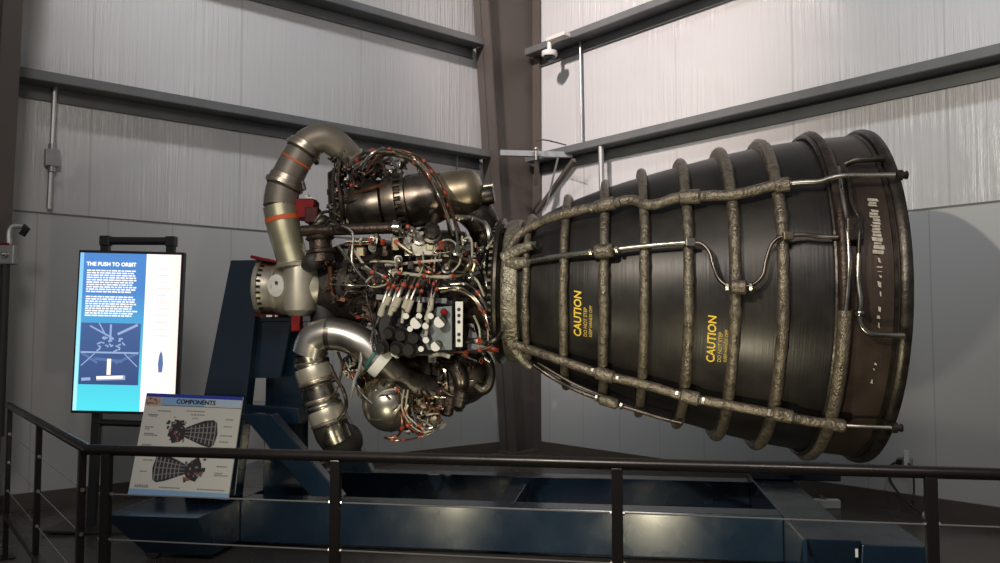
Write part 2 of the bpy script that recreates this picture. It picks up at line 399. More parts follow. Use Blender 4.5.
# ------------------------------------------------------------------ the engine
A0 = R(-7.1)
ME = Matrix.Translation((2.555,6.14,1.862)) @ Matrix.Rotation(A0,4,'Z') @ Matrix.Rotation(R(1.1),4,'Y')
eng = thing('rocket_engine','large museum rocket engine with ribbed dark nozzle, mounted sideways on blue stand','rocket engine',ME)
def N(t,phi,r): a=R(phi); return ME@V((-t,-r*math.cos(a),r*math.sin(a)))
def axY(px):
    u=(px-500)/F; t=(2.555-6.14*u)/(.9923+.1236*u); return 6.14+.1236*t
def A(px,py,off=0.): return at(px,py,axY(px)+off)

bodyp=[(0.0,1.147),(.15,1.132),(.362,1.118),(.703,1.066),(.982,1.005),(1.256,.932),(1.53,.858),(1.79,.776),(2.06,.672),(2.25,.58),(2.43,.46)]
def br(t):
    for (a,ra),(b,rb) in zip(bodyp,bodyp[1:]):
        if a<=t<=b: return ra+(rb-ra)*(t-a)/(b-a)
    return bodyp[-1][1] if t>0 else bodyp[0][1]
prof=[]
T=[i*2.43/44 for i in range(45)]
def brs(t): return sum(br(min(2.43,max(0,t+d))) for d in (-.12,-.06,0,.06,.12))/5
outer=[(-t,brs(t)) for t in T]
inner=[(-t,brs(t)-.05) for t in T[::-1]]
L1=1.0
mb=MB(); mb.lathe(N(0,0,0),N(-1,0,0),outer+inner,96); noz=mb.build('nozzle','nozzle_skin',parent=eng)
# rim
mb=MB(); mb.lathe(N(0,0,0),N(-1,0,0),[(-.05,1.135),(-.05,1.165),(-.035,1.18),(-.01,1.185),(.015,1.18),(.02,1.165),(.02,1.095),(-.0,1.095)],96)
mb.lathe(N(0,0,0),N(-1,0,0),[(-.085,1.13),(-.08,1.15),(-.062,1.15),(-.06,1.13)],96)
mb.build('nozzle_rim','dark_steel',parent=noz)

# hat bands: wrapped hoops round the nozzle
rings=[(.362,1.175,.036),(.703,1.125,.036),(.982,1.070,.035),(1.256,.994,.033),(1.53,.921,.032),(1.79,.841,.033),(2.06,.733,.030),(2.33,.585,.026)]
for (t,ro,rt) in rings:
    mb=MB(); n=120; seam=[random.uniform(0,360) for _ in range(7)]+[8+random.uniform(-6,6),-20]
    pts=[]; rr=[]
    offs=random.uniform(0,50)
    for i in range(n+1):
        ph=360*i/n-180; pts.append(N(t+.006*noise.noise(V((math.cos(R(ph))*3,math.sin(R(ph))*3,offs))),ph,ro-rt))
        k=1+.07*noise.noise(V((math.cos(R(ph))*5,math.sin(R(ph))*5,offs)))
        for s in seam:
            if abs(((ph-s+180)%360)-180)<1.6: k*=1.12
        rr.append(rt*k)
    mb.tube(pts,rr,12,smooth_path=False,cap=False)
    # flat skirt tying it to the skin
    b=brs(t)
    mb.lathe(N(0,0,0),N(-1,0,0),[(-t-rt*.95,b-.01),(-t-rt*.8,ro-rt),(-t+rt*.8,ro-rt),(-t+rt*.95,b-.01)],96)
    o=mb.build('hoop','wrapped_tube' if t>.4 else 'brown_metal',parent=eng)
# wrapped lower stretch of the tail hoop
MB().tube([N(.362,ph,1.142) for ph in range(-88,-4,3)],.043,12,smooth_path=False,rf=lambda s_,a:1+.05*noise.noise(V((s_*30,a,3)))).build('hoop_sleeve','wrapped_tube',parent=eng)
mb=MB(); mb.tube([N(.405,ph,1.135) for ph in range(-180,181,4)],.016,8,smooth_path=False,cap=False); mb.build('hoop_edge','dark_steel',parent=noz)

# manifold at the narrow end
mb=MB(); mb.lathe(N(0,0,0),N(-1,0,0),[(-2.51,.44),(-2.51,.515),(-2.495,.532),(-2.47,.538),(-2.42,.542),(-2.395,.535),(-2.385,.515),(-2.38,.44)],80)
mb.build('manifold_ring','manifold_wrap',parent=eng)
mb=MB(); mb.lathe(N(0,0,0),N(-1,0,0),[(-2.575,.30),(-2.575,.54),(-2.56,.553),(-2.54,.553),(-2.535,.50),(-2.51,.48),(-2.51,.3)],80)
mb.build('manifold_flange','dark_steel',parent=eng)
for i in range(60):
    a=i*6; MB().cyl(N(2.60,a,.515),N(2.57,a,.515),.011,6).build('flange_bolt','steel',parent=eng)

# coolant lines: traced where they lie on the bell, `off` metres above its skin
MI=ME.inverted()
def onskin(px,py,off):
    o=V((0,0,CAM_H)); d=(at(px,py,1)-o)
    Y=3.8
    while Y<7.5:
        q=MI@(o+d*Y); t=-q.x
        if -.3<t<2.9 and math.hypot(q.y,q.z)<=brs(max(0,min(2.43,t)))+off: return o+d*Y
        Y+=.004
    # just off the silhouette: closest approach
    best=min((abs(math.hypot((MI@(o+d*(k*.01))).y,(MI@(o+d*(k*.01))).z)-brs(max(0,min(2.43,-(MI@(o+d*(k*.01))).x)))-off),k) for k in range(450,720))
    return o+d*(best[1]*.01)
def SK(x,y,off): return onskin(490+.639*x,110+.639*y,off)      # points read off an enlarged view
def line(pts,r,name,m,n=12,sub=8,rf=None): return MB().tube([SK(*p) for p in pts],r,n,sub=sub,rf=rf).build(name,m,parent=eng)
def rbump(k): return lambda s,a: 1+.07*noise.noise(V((s*45,a,k)))
line([(22,232,.03),(45,197,.06),(75,178,.075),(105,166,.085),(145,156,.09),(180,150,.09),(205,143,.08),(225,141,.075),(242,148,.075),(262,147,.08),(290,138,.09),(315,136,.09),(350,134,.085),(380,133,.085),(410,127,.085),(440,119,.09),(462,116,.09)],.034,'coolant_line','wrapped_tube',rf=rbump(1))
line([(460,116,.09),(490,113,.10),(515,112,.10),(535,106,.11),(555,103,.115),(600,102.5,.115),(634,102,.115)],.016,'drain_pipe','bright_steel')
line([(62,237,.05),(110,229,.07),(178,220,.10)],.020,'drain_pipe','bright_steel')
line([(178,220,.10),(240,213,.09),(285,209,.09),(313,207,.09)],.016,'drain_pipe','bright_steel')
line([(313,207,.09),(330,209,.09),(343,222,.08),(350,245,.08),(358,264,.08),(372,275,.09),(390,277,.10)],.012,'drain_pipe','drum_metal',10)
line([(390,277,.10),(412,273,.09),(427,258,.08),(432,235,.08),(440,212,.08),(452,200,.09),(466,197,.09)],.012,'drain_pipe','drum_metal',10)
line([(466,197,.09),(492,195,.08),(515,198,.07),(545,199,.07)],.014,'drain_pipe','drum_metal',10)
line([(38,366,.05),(60,374,.06),(100,388,.08),(140,402,.09),(180,415,.09),(250,432,.085),(312,450,.09),(380,463,.085),(458,478,.09),(500,487,.09),(545,493,.09)],.032,'coolant_line','wrapped_tube',rf=rbump(2))
line([(545,493,.09),(580,495,.10),(628,497,.105)],.013,'drain_pipe','bright_steel')
line([(70,400,.08),(95,417,.10),(130,436,.10),(165,450,.10),(185,457,.10)],.016,'drain_pipe','drum_metal')
line([(185,457,.10),(215,466,.10),(245,475,.10),(275,484,.10),(300,490,.10)],.014,'drain_pipe','drum_metal')
line([(75,396,.07),(130,428,.09),(180,449,.09)],.009,'drain_pipe','drum_metal',8)
def along(a,b,rad,m,name,prof=None,n=14):
    return MB().lathe(a,b,prof or [(0,rad*.8),(.08,rad),(.92,rad),(1,rad*.8)],n).build(name,m,parent=eng)
def sleeve(x0,y0,x1,y1,off,rad,fit=True):
    a=SK(x0,y0,off); b=SK(x1,y1,off); d=(b-a).normalized()
    along(a,b,rad,'wrapped_tube','sleeve')
    if fit:
        for c_,e in ((a,-1),(b,1)):
            along(c_+d*e*.012,c_+d*e*.036,.030,'bright_steel','fitting',[(0,.022),(.15,.028),(.85,.028),(1,.022)],8)
sleeve(164,153,196,145,.095,.046); sleeve(297,137,330,135,.095,.048); sleeve(445,119,470,116,.095,.046,False)
sleeve(166,410,194,419,.095,.044); sleeve(298,446,328,453,.095,.046); sleeve(442,474,475,481,.095,.044); sleeve(525,490,556,495,.095,.042,False)
sleeve(164,222,194,219,.105,.046); sleeve(378,277,402,277,.105,.044); sleeve(172,452,200,461,.105,.038)
for (x,y,m_) in ((313,207,'bright_steel'),(466,197,'gold_steel')):
    MB().box(SK(x,y,.10),(.06,.04,.05)).build('clamp',m_,parent=eng,bevel=.006)
for (x,y,m_) in ((645,102,'brown_metal'),(637,497,'dark_steel')):
    a=SK(x-9,y,.115); b=a+(ME.to_3x3()@V((1,0,0)))*.065
    MB().lathe(a,b,[(0,.02),(.1,.033),(.5,.033),(.55,.022),(.8,.022),(.85,.028),(1,.024)],10).build('fitting',m_,parent=eng)
MB().tube([SK(22,232,.03),SK(40,222,.07),SK(58,214,.09),SK(68,212,.09)],[.05,.045,.032,.028],12).build('elbow','manifold_wrap',parent=eng)
along(SK(67,212,.09),SK(74,211,.09),.028,'bright_steel','fitting',None,8)
MB().tube([SK(28,240,.03),SK(42,240,.05),SK(60,237,.06)],[.045,.045,.034],12).build('elbow','manifold_wrap',parent=eng)
MB().tube([SK(28,352,.02),SK(38,372,.05),SK(52,392,.08),SK(64,403,.09)],[.05,.046,.034,.026],12).build('elbow','manifold_wrap',parent=eng)
# tail hardware
line([(556,85,.05),(570,79,.075),(590,77,.08),(618,76,.08)],.022,'handle','dark_steel')
line([(556,92,.04),(562,120,.05),(567,148,.06),(578,172,.07),(578,200,.07),(577,225,.06)],.013,'tail_tube','dark_steel')
line([(545,90,.05),(551,130,.06),(557,165,.07),(560,200,.07),(562,240,.07),(560,280,.06),(556,320,.06)],.014,'tail_tube','steel')
line([(577,225,.06),(576,262,.06),(580,300,.07),(578,325,.07),(583,340,.075),(597,350,.08),(620,352,.08),(648,353,.075)],.017,'tail_tube','steel')
MB().box(SK(570,187,.06),(.10,.06,.14),(ME.to_3x3()@V((1,0,0)),ME.to_3x3()@V((0,1,0)),Z)).build('tail_bracket','dark_steel',parent=eng,bevel=.01)
MB().ball(SK(579,318,.06),.03).build('fitting','steel',parent=eng)
mb=MB()
ph=29
while ph>-34:                                # chipped white band
    h=random.uniform(.8,1.6) if ph>12 else random.uniform(.3,1.6); w=random.uniform(.008,.02) if ph<10 else random.uniform(.020,.030)
    if random.random()<(.95 if ph>12 else .6):
        x=.165+random.uniform(-.004,.004); r=brs(.1)+.005; j=lambda: random.uniform(-.006,.006)
        if ph<10: h=random.uniform(.3,2.2); w=random.uniform(.004,.014)
        MB().add([N(x+w+j(),ph,r),N(x-w+j(),ph-.2*h,r),N(x-w+j(),ph-h,r),N(x+w+j(),ph-.8*h,r)],[(0,1,2,3)]).build('tape_chip','white_tape',parent=noz)
    ph-=h+ (0.02 if ph>12 else .9)

# CAUTION lettering wrapped on the skin (reads upwards)
def curved_text(body,size,t0,phi0,m,name='caution_lettering'):
    vs,fs,w=text_mesh(body,size)
    mb=MB(); bo=size*.022
    for k,(dx,dy) in enumerate(((0,0),(bo,0),(-bo,0),(0,bo),(0,-bo))):
        out=[]
        for v in vs:
            t=t0+v.y+dy   # letter tops point towards the narrow end
            r=brs(t)+.004+k*.0002; phi=phi0+math.degrees((v.x+dx)/ r); out.append(N(t,phi,r))
        mb.add(out,fs)
    mb.build(name,m,parent=noz); return w
def cau(px,py,sz):
    q=MI@onskin(px,py,0); t0=-q.x; phi0=math.degrees(math.atan2(q.z,-q.y))
    curved_text('CAUTION',sz,t0,phi0,'caution_yellow')
    curved_text('DO NOT STEP',sz*.46,t0-.040,phi0+.6,'caution_small')
    curved_text('KEEP HANDS OFF',sz*.40,t0-.074,phi0+.9,'caution_small')
cau(581,336,.070); cau(714,362,.070)
# ---- powerhead
# combustion chamber and injector core
mb=MB(); mb.lathe(N(0,0,0),N(-1,0,0),[(-2.60,.36),(-2.75,.26),(-2.95,.22),(-3.1,.26),(-3.3,.29),(-3.4,.36),(-3.48,.37),(-3.5,.28),(-3.75,.26),(-3.95,.24),(-4.05,.2),(-4.1,.18)],48)
mb.build('combustion_chamber','dark_core',parent=eng)
mb=MB(); mb.lathe(N(3.0,0,0),N(2.0,0,0),[(-.32,.42),(-.32,.47),(-.26,.47),(-.26,.42)],48); mb.build('chamber_flange','dark_steel',parent=eng)
# upper turbopump
p0=A(343,212,-.1); p1=A(494,188,-.1); Lp=(p1-p0).length
mb=MB(); mb.lathe(p0,p1,[(0,0.059),(.02,0.118),(.08,0.168),(.18,0.197),(.24,0.202),(.28,0.197),(.29,0.168),(.31,0.160)],40); mb.build('pump_inlet','drum_metal',parent=eng)
mb=MB(); mb.lathe(p0,p1,[(.29,0.168),(.30,0.210),(.36,0.223),(.385,0.223),(.385,0.197),(.43,0.197),(.43,0.223),(.45,0.223),(.455,0.202),(.5,0.206),(.62,0.197),(.66,0.181),(.68,0.172)],40); mb.build('turbopump','drum_metal',parent=eng)
d,s,u=frame_of(p1-p0)
for i in range(24):
    a=2*math.pi*i/24; q=p0+(p1-p0)*.387+(s*math.cos(a)+u*math.sin(a))*.212; MB().cyl(q,q+d*.055,.014,6).build('pump_bolt','dark_steel',parent=eng)
mb=MB(); mb.lathe(p0,p1,[(.66,0.151),(.665,0.175),(.68,0.180),(.76,0.181),(.84,0.172),(.885,0.155),(.915,0.118),(.925,0.067),(.93,0.042)],40); mb.build('pump_can','gold_steel',parent=eng)
MB().lathe(p0,p1,[(.655,0.160),(.655,0.183),(.672,0.183),(.672,0.160)],40).build('can_band','copper_wire',parent=eng)
MB().lathe(p0-Z*.05,p1-Z*.05,[(.92,0.071),(.99,0.071),(1.0,0.063)],20).build('end_cap','dark_steel',parent=eng)
MB().lathe(p0+Z*.02,p1+Z*.02,[(.93,0.024),(.995,0.024)],12).build('fitting','bright_steel',parent=eng)
# cone below can towards chamber
MB().tube([A(470,205,.0),A(482,222,.0),A(488,245,.05),A(490,262,.1)],[.16,.13,.11,.10],20).build('turbine_duct','dark_steel',parent=eng)
# main left drum with flange (low pressure pump)
q0=A(263,288,-.1); q1=A(324,288,-.1)
mb=MB(); mb.lathe(q0,q1,[(.0,.215),(.0,.232),(.06,.235),(.07,.235),(.07,.215),(.16,.20),(.25,.20),(.27,.212),(.31,.212),(.33,.20),(.42,.205),(.75,.205),(.9,.19),(1.0,.15),(1.12,.12)],48); drum=mb.build('inlet_drum','pump_drum',parent=eng)
mb=MB(); d,s,u=frame_of(q1-q0)
for i in range(30):
    a=2*math.pi*i/30; q=q0+(q1-q0)*.07+(s*math.cos(a)+u*math.sin(a))*.217; MB().cyl(q,q+d*.03,.009,6).build('drum_bolt','dark_steel',parent=drum)
# vertical barrel in front of drum
MB().lathe(A(300,262,-.22),A(300,316,-.22),[(0,.09),(.02,.125),(.10,.13),(.9,.12),(1,.08)],28).build('inlet_elbow','pump_drum',parent=eng)
# round white sticker
n_=V((0,-1,0)); c=A(283,287,-.1)+V((-.0,-.212,-.0)); vs=[];
for i in range(24):
    a=2*math.pi*i/24; x=.062*math.cos(a); z=.085*math.sin(a); vs.append(c+V((x, .205-math.sqrt(max(0,.205**2-z*z))-.006 ,z)))
MB().add(vs,[tuple(range(24))]).build('round_sticker','white_paint',parent=drum)
MB().box(c+V((.005,-.009,.02)),(.02,.002,.022)).build('sticker_mark','rubber',parent=drum)
MB().prism([A(251,255,-.3),A(278,261,-.3),A(278,263,-.3),A(250,258,-.3)],V((0,.3,0))).build('red_cover_plate','red_cover',parent=eng)
MB().prism([A(250,314,-.32),A(275,314,-.32),A(275,317,-.32),A(250,316,-.32)],V((0,.3,0))).build('red_cover_plate','dark_red',parent=eng)
MB().box(A(272,316,-.3),(.075,.04,.014)).build('label_plate','white_paint',parent=eng)
MB().box(A(297,322,-.25),(.07,.10,.14)).build('red_block','red_cover',parent=eng,bevel=.008)

# upper duct
ud=[A(294,264,-.25),A(289,247,-.25),A(284,228,-.25),A(280.5,207,-.24),A(283,189,-.22),A(290,172,-.2),A(299,156,-.18),A(309,143,-.16),A(325,138,-.14),A(340,147,-.08),A(352,159,0),A(363,171,.05)]
ur=[.118,.118,.125,.130,.128,.122,.120,.118,.114,.108,.10,.09]
MB().tube(ud[:4],ur[:4],28,sub=10).build('duct','olive_steel',parent=eng)
MB().tube(ud[3:],ur[3:],28,sub=10).build('duct','grey_tan_duct',parent=eng)
def collar(c0,c1,rad,name,m,w=1.0,prof=None,n=36): return MB().lathe(c0,c1,prof or [(0,rad*.9),(.0,rad),(.25,rad*1.04),(.75,rad*1.04),(1,rad),(1,rad*.9)],n).build(name,m,parent=eng)
def mid_(a,b,t): return a+(b-a)*t
def clampring(a,b,rad):
    MB().lathe(a,b,[(0,rad*.9),(0,rad*1.12),(.12,rad*1.2),(.45,rad*1.2),(.5,rad*1.1),(1,rad*1.08),(1,rad*.9)],36).build('duct_clamp','clamp_steel',parent=eng)
    MB().lathe(a-(b-a)*.12,a,[(0,rad*.95),(0,rad*1.06),(1,rad*1.06),(1,rad*.95)],36).build('clamp_gap','rubber',parent=eng)
clampring(A(283.5,187,-.22),A(287.8,177,-.21),.125)
clampring(A(302,151.5,-.18),A(306.5,144.5,-.17),.120)
collar(A(282.8,222,-.25),A(282,217.5,-.25),.127,'orange_band','orange_paint',prof=[(0,.12),(0,.1295),(1,.1295),(1,.12)])
collar(A(296.0,161.5,-.19),A(296.9,160,-.19),.1225,'orange_band','orange_paint',prof=[(0,.12),(0,.1228),(1,.1228),(1,.12)])
clampring(A(353,160,0),A(349,156,-.02),.092)
collar(A(294,267,-.25),A(293.5,261,-.25),.14,'duct_flange','pump_drum',prof=[(0,.10),(0,.135),(.4,.14),(.6,.128),(.8,.128),(.8,.12)])
MB().cyl(A(302,182,-.3),A(304,190,-.3),.02,8).cyl(A(314,160,-.28),A(317,163,-.3),.02,8).build('clamp_bolts','dark_steel',parent=eng)

# lower duct
ld=[A(337,440,-.28),A(332,428,-.3),A(326,408,-.32),A(319,388,-.34),A(313,370,-.36),A(309,354,-.38),A(314,340,-.39),A(328,334,-.40),A(346,336,-.40),A(362,344,-.40),A(380,359,-.38),A(396,374,-.34),A(412,386,-.28),A(430,391,-.2)]
MB().tube(ld[:6],[.118,.12,.11,.098,.108,.118],28,sub=10).build('duct','steel',parent=eng)
MB().tube(ld[5:11],[.124,.120,.118,.118,.118,.120],32,sub=12).build('duct','polished_duct',parent=eng)
MB().tube(ld[10:],[.12,.115,.115,.125],28,sub=10).build('duct','dark_steel',parent=eng)
MB().tube([A(329,420,-.3),A(333,432,-.27),A(342,441,-.2),A(352,438,-.1)],[.13,.135,.135,.11],28,sub=10).build('rubber_boot','rubber',parent=eng)
collar(A(378,357.5,-.385),A(386,364,-.37),.125,'white_band','white_paint')
collar(A(375.5,355.5,-.385),A(378,357.5,-.385),.124,'duct_band','teal_tie')
for (a,b,rad,m) in (((310,357),(311,360),.131,'dark_steel'),((311,360),(312.5,366),.128,'steel'),((312.5,367),(316.5,380),.130,'pump_drum'),((316.5,379.5),(317.7,383.5),.135,'clamp_steel'),((318,385),(318.6,387),.126,'steel'),((322,398),(323.2,402),.124,'clamp_steel'),((324,404),(325.5,409),.126,'steel'),((325.5,409),(330,422),.132,'pump_drum'),((329.5,420.5),(330.6,424),.136,'clamp_steel')):
    collar(A(*a,-.35 if a[1]<390 else -.31),A(*b,-.35 if a[1]<390 else -.31),rad,'bellows_collar',m)
# ring mark on the duct
collar(A(328,334,-.40),A(333,334.1,-.40),.1185,'duct_band','drum_metal',prof=[(0,.117),(0,.1192),(1,.1192),(1,.117)])

# lower turbopump and dome
g0=A(372,385,-.0);g1=A(500,372,.05)
MB().lathe(g0,g1,[(.15,.12),(.2,.2),(.4,.24),(.45,.27),(.5,.27),(.52,.24),(.62,.245),(.64,.27),(.68,.27),(.70,.23),(.8,.2),(.9,.14),(.93,.08)],40).build('turbopump','drum_metal',parent=eng)
sc=A(389,405,-.33); sd=(V((-.35,-.62,-.42))).normalized()
MB().dome(sc,sc+sd*.185,.198,36,10).build('pump_dome','brushed_dome',parent=eng)
MB().lathe(sc-sd*.16,sc,[(0,.12),(.1,.20),(.5,.205),(.7,.205),(.7,.228),(1,.228),(1,.19)],36).build('dome_flange','steel',parent=eng)
d_,s_,u_=frame_of(sd)
mb=MB()
for i in range(18):
    a=2*math.pi*i/18; q=sc+(s_*math.cos(a)+u_*math.sin(a))*.215; MB().cyl(q-sd*.06,q+sd*.035,.013,6).build('dome_bolt','gold_steel',parent=eng)
MB().beam(sc+sd*.184+s_*-.05,sc+sd*.184+s_*.05,.012,.01).build('dome_mark','steel',parent=eng)
# small round valve with black port
vc=A(420,416,-.3)
MB().lathe(vc+V((0,.1,0)),vc+V((0,-.06,0)),[(0,.09),(.7,.10),(.8,.075),(1,.075),(1,.045),(.8,.045)],24).build('valve_port','steel',parent=eng)
MB().cyl(vc+V((0,-.03,0)),vc+V((0,-.045,0)),.046,20).build('port_face','rubber',parent=eng)
# lower right elbow loop and collars
MB().tube([A(447,362,-.15),A(456,368,-.2),A(461,382,-.2),A(456,394,-.15)],[.06,.065,.065,.05],18).build('elbow','drum_metal',parent=eng)
MB().tube([A(476,385,-.1),A(483,390,-.1),A(489,384,-.1),A(491,370,-.1),A(486,357,-.1),A(478,352,-.1)],[.04,.04,.038,.036,.034,.03],14).build('loop_pipe','dark_steel',parent=eng)
for (a,b,r_,m) in (((436,385),(441,412),.06,'drum_metal'),((450,395),(446,416),.05,'brown_metal'),((462,390),(458,408),.05,'dark_steel'),((404,400),(412,428),.06,'brown_metal'),((430,398),(425,392),.07,'dark_steel')):
    MB().lathe(A(*a,-.2),A(*b,-.2),[(0,r_*.7),(.1,r_),(.4,r_),(.42,r_*1.25),(.55,r_*1.25),(.57,r_),(.9,r_),(1,r_*.6)],18).build('valve_body',m,parent=eng)

# horizontal brown pipe and items at left
MB().tube([A(302,231,-.35),A(395,228,-.42)],.042,16).build('cross_pipe','brown_metal',parent=eng)
MB().lathe(A(393,228,-.42),A(400,228,-.42),[(0,.045),(.1,.055),(1,.055)],16).build('pipe_collar','steel',parent=eng)
MB().box(A(307,210,-.15),(.15,.2,.15)).build('red_block','red_cover',parent=eng,bevel=.01)
MB().box(A(313,216,-.2),(.10,.14,.12)).build('red_block','dark_red',parent=eng,bevel=.01)
MB().prism([A(303,201,-.2),A(306,193,-.2),A(315,199,-.2),A(315,204,-.2)],V((0,.08,0))).build('bracket','galvanised',parent=eng)
MB().tube([A(309,236,-.2),A(322,222,-.2),A(330,226,-.15)],[.05,.06,.03],12).build('elbow','dark_steel',parent=eng)
MB().lathe(A(320,236,-.3),A(322,262,-.3),[(0,.10),(.1,.11),(.2,.085),(.5,.085),(.55,.11),(.65,.11),(.7,.09),(1,.10)],24).build('actuator','brown_metal',parent=eng)
MB().tube([A(316,258,-.3),A(312,262,-.33),A(300,268,-.2)],[.08,.07,.05],14).build('rubber_boot','rubber',parent=eng)
MB().tube([A(320,300,-.1),A(325,322,-.1),A(318,340,-.05)],[.10,.11,.09],16).build('rubber_boot','rubber',parent=eng)
MB().tube([A(330,266,-.32),A(331,288,-.3),A(334,297,-.3),A(345,300,-.28)],.018,8).build('red_line','copper_wire',parent=eng)
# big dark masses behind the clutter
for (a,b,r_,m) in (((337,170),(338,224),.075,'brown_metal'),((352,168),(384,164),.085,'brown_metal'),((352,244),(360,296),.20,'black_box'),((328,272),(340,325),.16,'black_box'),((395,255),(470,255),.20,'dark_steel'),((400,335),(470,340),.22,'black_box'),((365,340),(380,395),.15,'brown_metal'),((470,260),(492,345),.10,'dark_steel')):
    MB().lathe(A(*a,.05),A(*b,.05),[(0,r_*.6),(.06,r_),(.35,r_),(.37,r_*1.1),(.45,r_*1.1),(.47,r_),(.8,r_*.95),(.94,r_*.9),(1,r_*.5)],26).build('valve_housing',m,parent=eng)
# bright block assemblies in the middle
for (px,py,sx,sz,m) in ((420,250,.22,.10,'steel'),(433,243,.10,.12,'olive_steel'),(408,241,.07,.14,'steel'),(396,244,.06,.10,'gold_steel'),(441,252,.12,.08,'steel'),(470,248,.08,.06,'dark_steel'),(361,252,.07,.07,'gold_steel'),(386,251,.05,.09,'brown_metal')):
    MB().box(A(px,py,-.45),(sx,.1,sz)).build('manifold_block',m,parent=eng,bevel=.012)
for (px,py,r_) in ((420,240,.05),(432,236,.07),(412,233,.035),(403,236,.03),(458,252,.045),(377,240,.03),(447,270,.04)):
    c=A(px,py,-.5); MB().lathe(c+V((0,.06,-.02)),c+V((0,-.05,.03)),[(0,r_*.7),(.2,r_),(.6,r_),(.65,r_*.7),(.9,r_*.7),(1,r_*.4)],14).build('sensor','steel' if r_<.06 else 'dark_steel',parent=eng)
# cone sensor on the pump
MB().lathe(A(431,233,-.45),A(436,215,-.4),[(0,.075),(.4,.05),(.5,.03),(1,.025)],16).build('cone_fitting','brown_metal',parent=eng)

# controller box
fx=V((1,0,0))
cbx=A(432,328,-.45)
MB().box(cbx+V((-.12,.14,0)),(.55,.22,.40)).build('controller_box','black_box',parent=eng,bevel=.012)
pl=[A(437,307,-.58),A(452,306,-.58),A(452,350,-.58),A(428,350,-.58),A(420,334,-.58),A(424,326,-.58)]
MB().prism(pl,V((0,.05,0))).build('controller_plate','controller_grey',parent=eng,bevel=.004)
sp_=[A(455.3,301.5,-.62),A(463,301.5,-.62),A(462.5,347,-.62),A(455.8,347,-.62)]
strip=MB().prism(sp_,V((0,.02,0))).build('perforated_strip','white_paint',parent=eng,bevel=.002)
for y in (309.5,315.5,322,334.5,340.5):
    c=A(458.9,y,-.62); MB().cyl(c+V((0,-.001,0)),c+V((0,-.004,0)),.0125,14).build('strip_hole','rubber',parent=strip)
discs=[(406,316,.022),(419,316,.022),(430.6,316,.022),(416,323,.042),(425.5,326,.023),(439.5,322,.040),(426,340,.023),(435.5,346.5,.034),(421,349,.020),(410,329,.02)]
for (x,y,r_) in discs:
    c=A(x,y,-.66); b=c+V((.035,.20,.03))
    o=MB().lathe(b,c,[(0,r_*1.0),(.3,r_*1.05),(.32,r_*1.2),(.45,r_*1.2),(.47,r_*.95),(1,r_*.95)],18).build('connector','dark_steel',parent=eng)
    MB().cyl(c+V((0,.004,0)),c+V((0,-.004,0)),r_*.97,18).build('connector_cap','white_paint',parent=o)
MB().ball(A(444,312,-.62),.025).build('red_cap','red_cover',parent=eng)
for (x,y,r_) in ((400,336,.045),(388,334,.04),(413,338,.05),(408,350,.05),(395,350,.045),(380,348,.04)):
    c=A(x,y,-.6); MB().lathe(c+V((.05,.2,.03)),c,[(0,r_),(.5,r_*1.1),(.55,r_*1.3),(.8,r_*1.3),(.85,r_),(1,r_*.8)],16).build('connector','black_box',parent=eng)
MB().beam(A(377,297,-.5),A(447,301,-.5),.03,.035).build('cable_tray','controller_grey',parent=eng)
def hose(pts,r,m,name='hose',ties=(),n=8):
    P=[A(*p) if len(p)==3 else A(p[0],p[1],-.5) for p in pts]
    o=MB().tube(P,r,n,sub=5).build(name,m,parent=eng)
    for i in ties:
        a=P[i]; b=P[min(i+1,len(P)-1)]; d=(b-a).normalized() if (b-a).length>1e-6 else (a-P[i-1]).normalized()
        MB().lathe(a-d*.012,a+d*.012,[(0,r*1.05),(0,r*1.2+.003),(1,r*1.2+.003),(1,r*1.05)],10).build('cable_tie','orange_tie',parent=o)
    return o
for (x0,y0,x1,y1,r_) in ((388,289,380,318,.020),(393,287,386,306,.024),(397,290,390,317,.019),(403,286,395,308,.030),(396,300,393,312,.026),(384,300,380.5,317,.024),(411,288,404,310,.022),(417,286,407,314,.020),(405,298,402,325,.012),(436,290,426,322,.018),(433,285,431,312,.016),(421,292,419,314,.018),(430,296,426,338,.013)):
    o=hose([(x0+5,y0-10,-.5),(x0,y0,-.58),((x0+x1)/2-1,(y0+y1)/2,-.62),(x1,y1,-.62)],r_*.62,'steel' if r_>.018 else 'drum_metal','connector_hose')
    r_*=.85
    MB().lathe(A(x1,y1-2,-.622),A((x0+x1)/2,(y0+y1)/2,-.63),[(0,r_*.8),(0,r_*1.15),(1,r_*1.15),(1,r_*.8)],10).build('connector_sleeve','white_cable',parent=o)
    MB().lathe(A(x0+1,y0-2,-.575),A(x0,y0+1,-.585),[(0,r_*.9),(1,r_*.9)],10).build('cable_tie','orange_tie',parent=o)

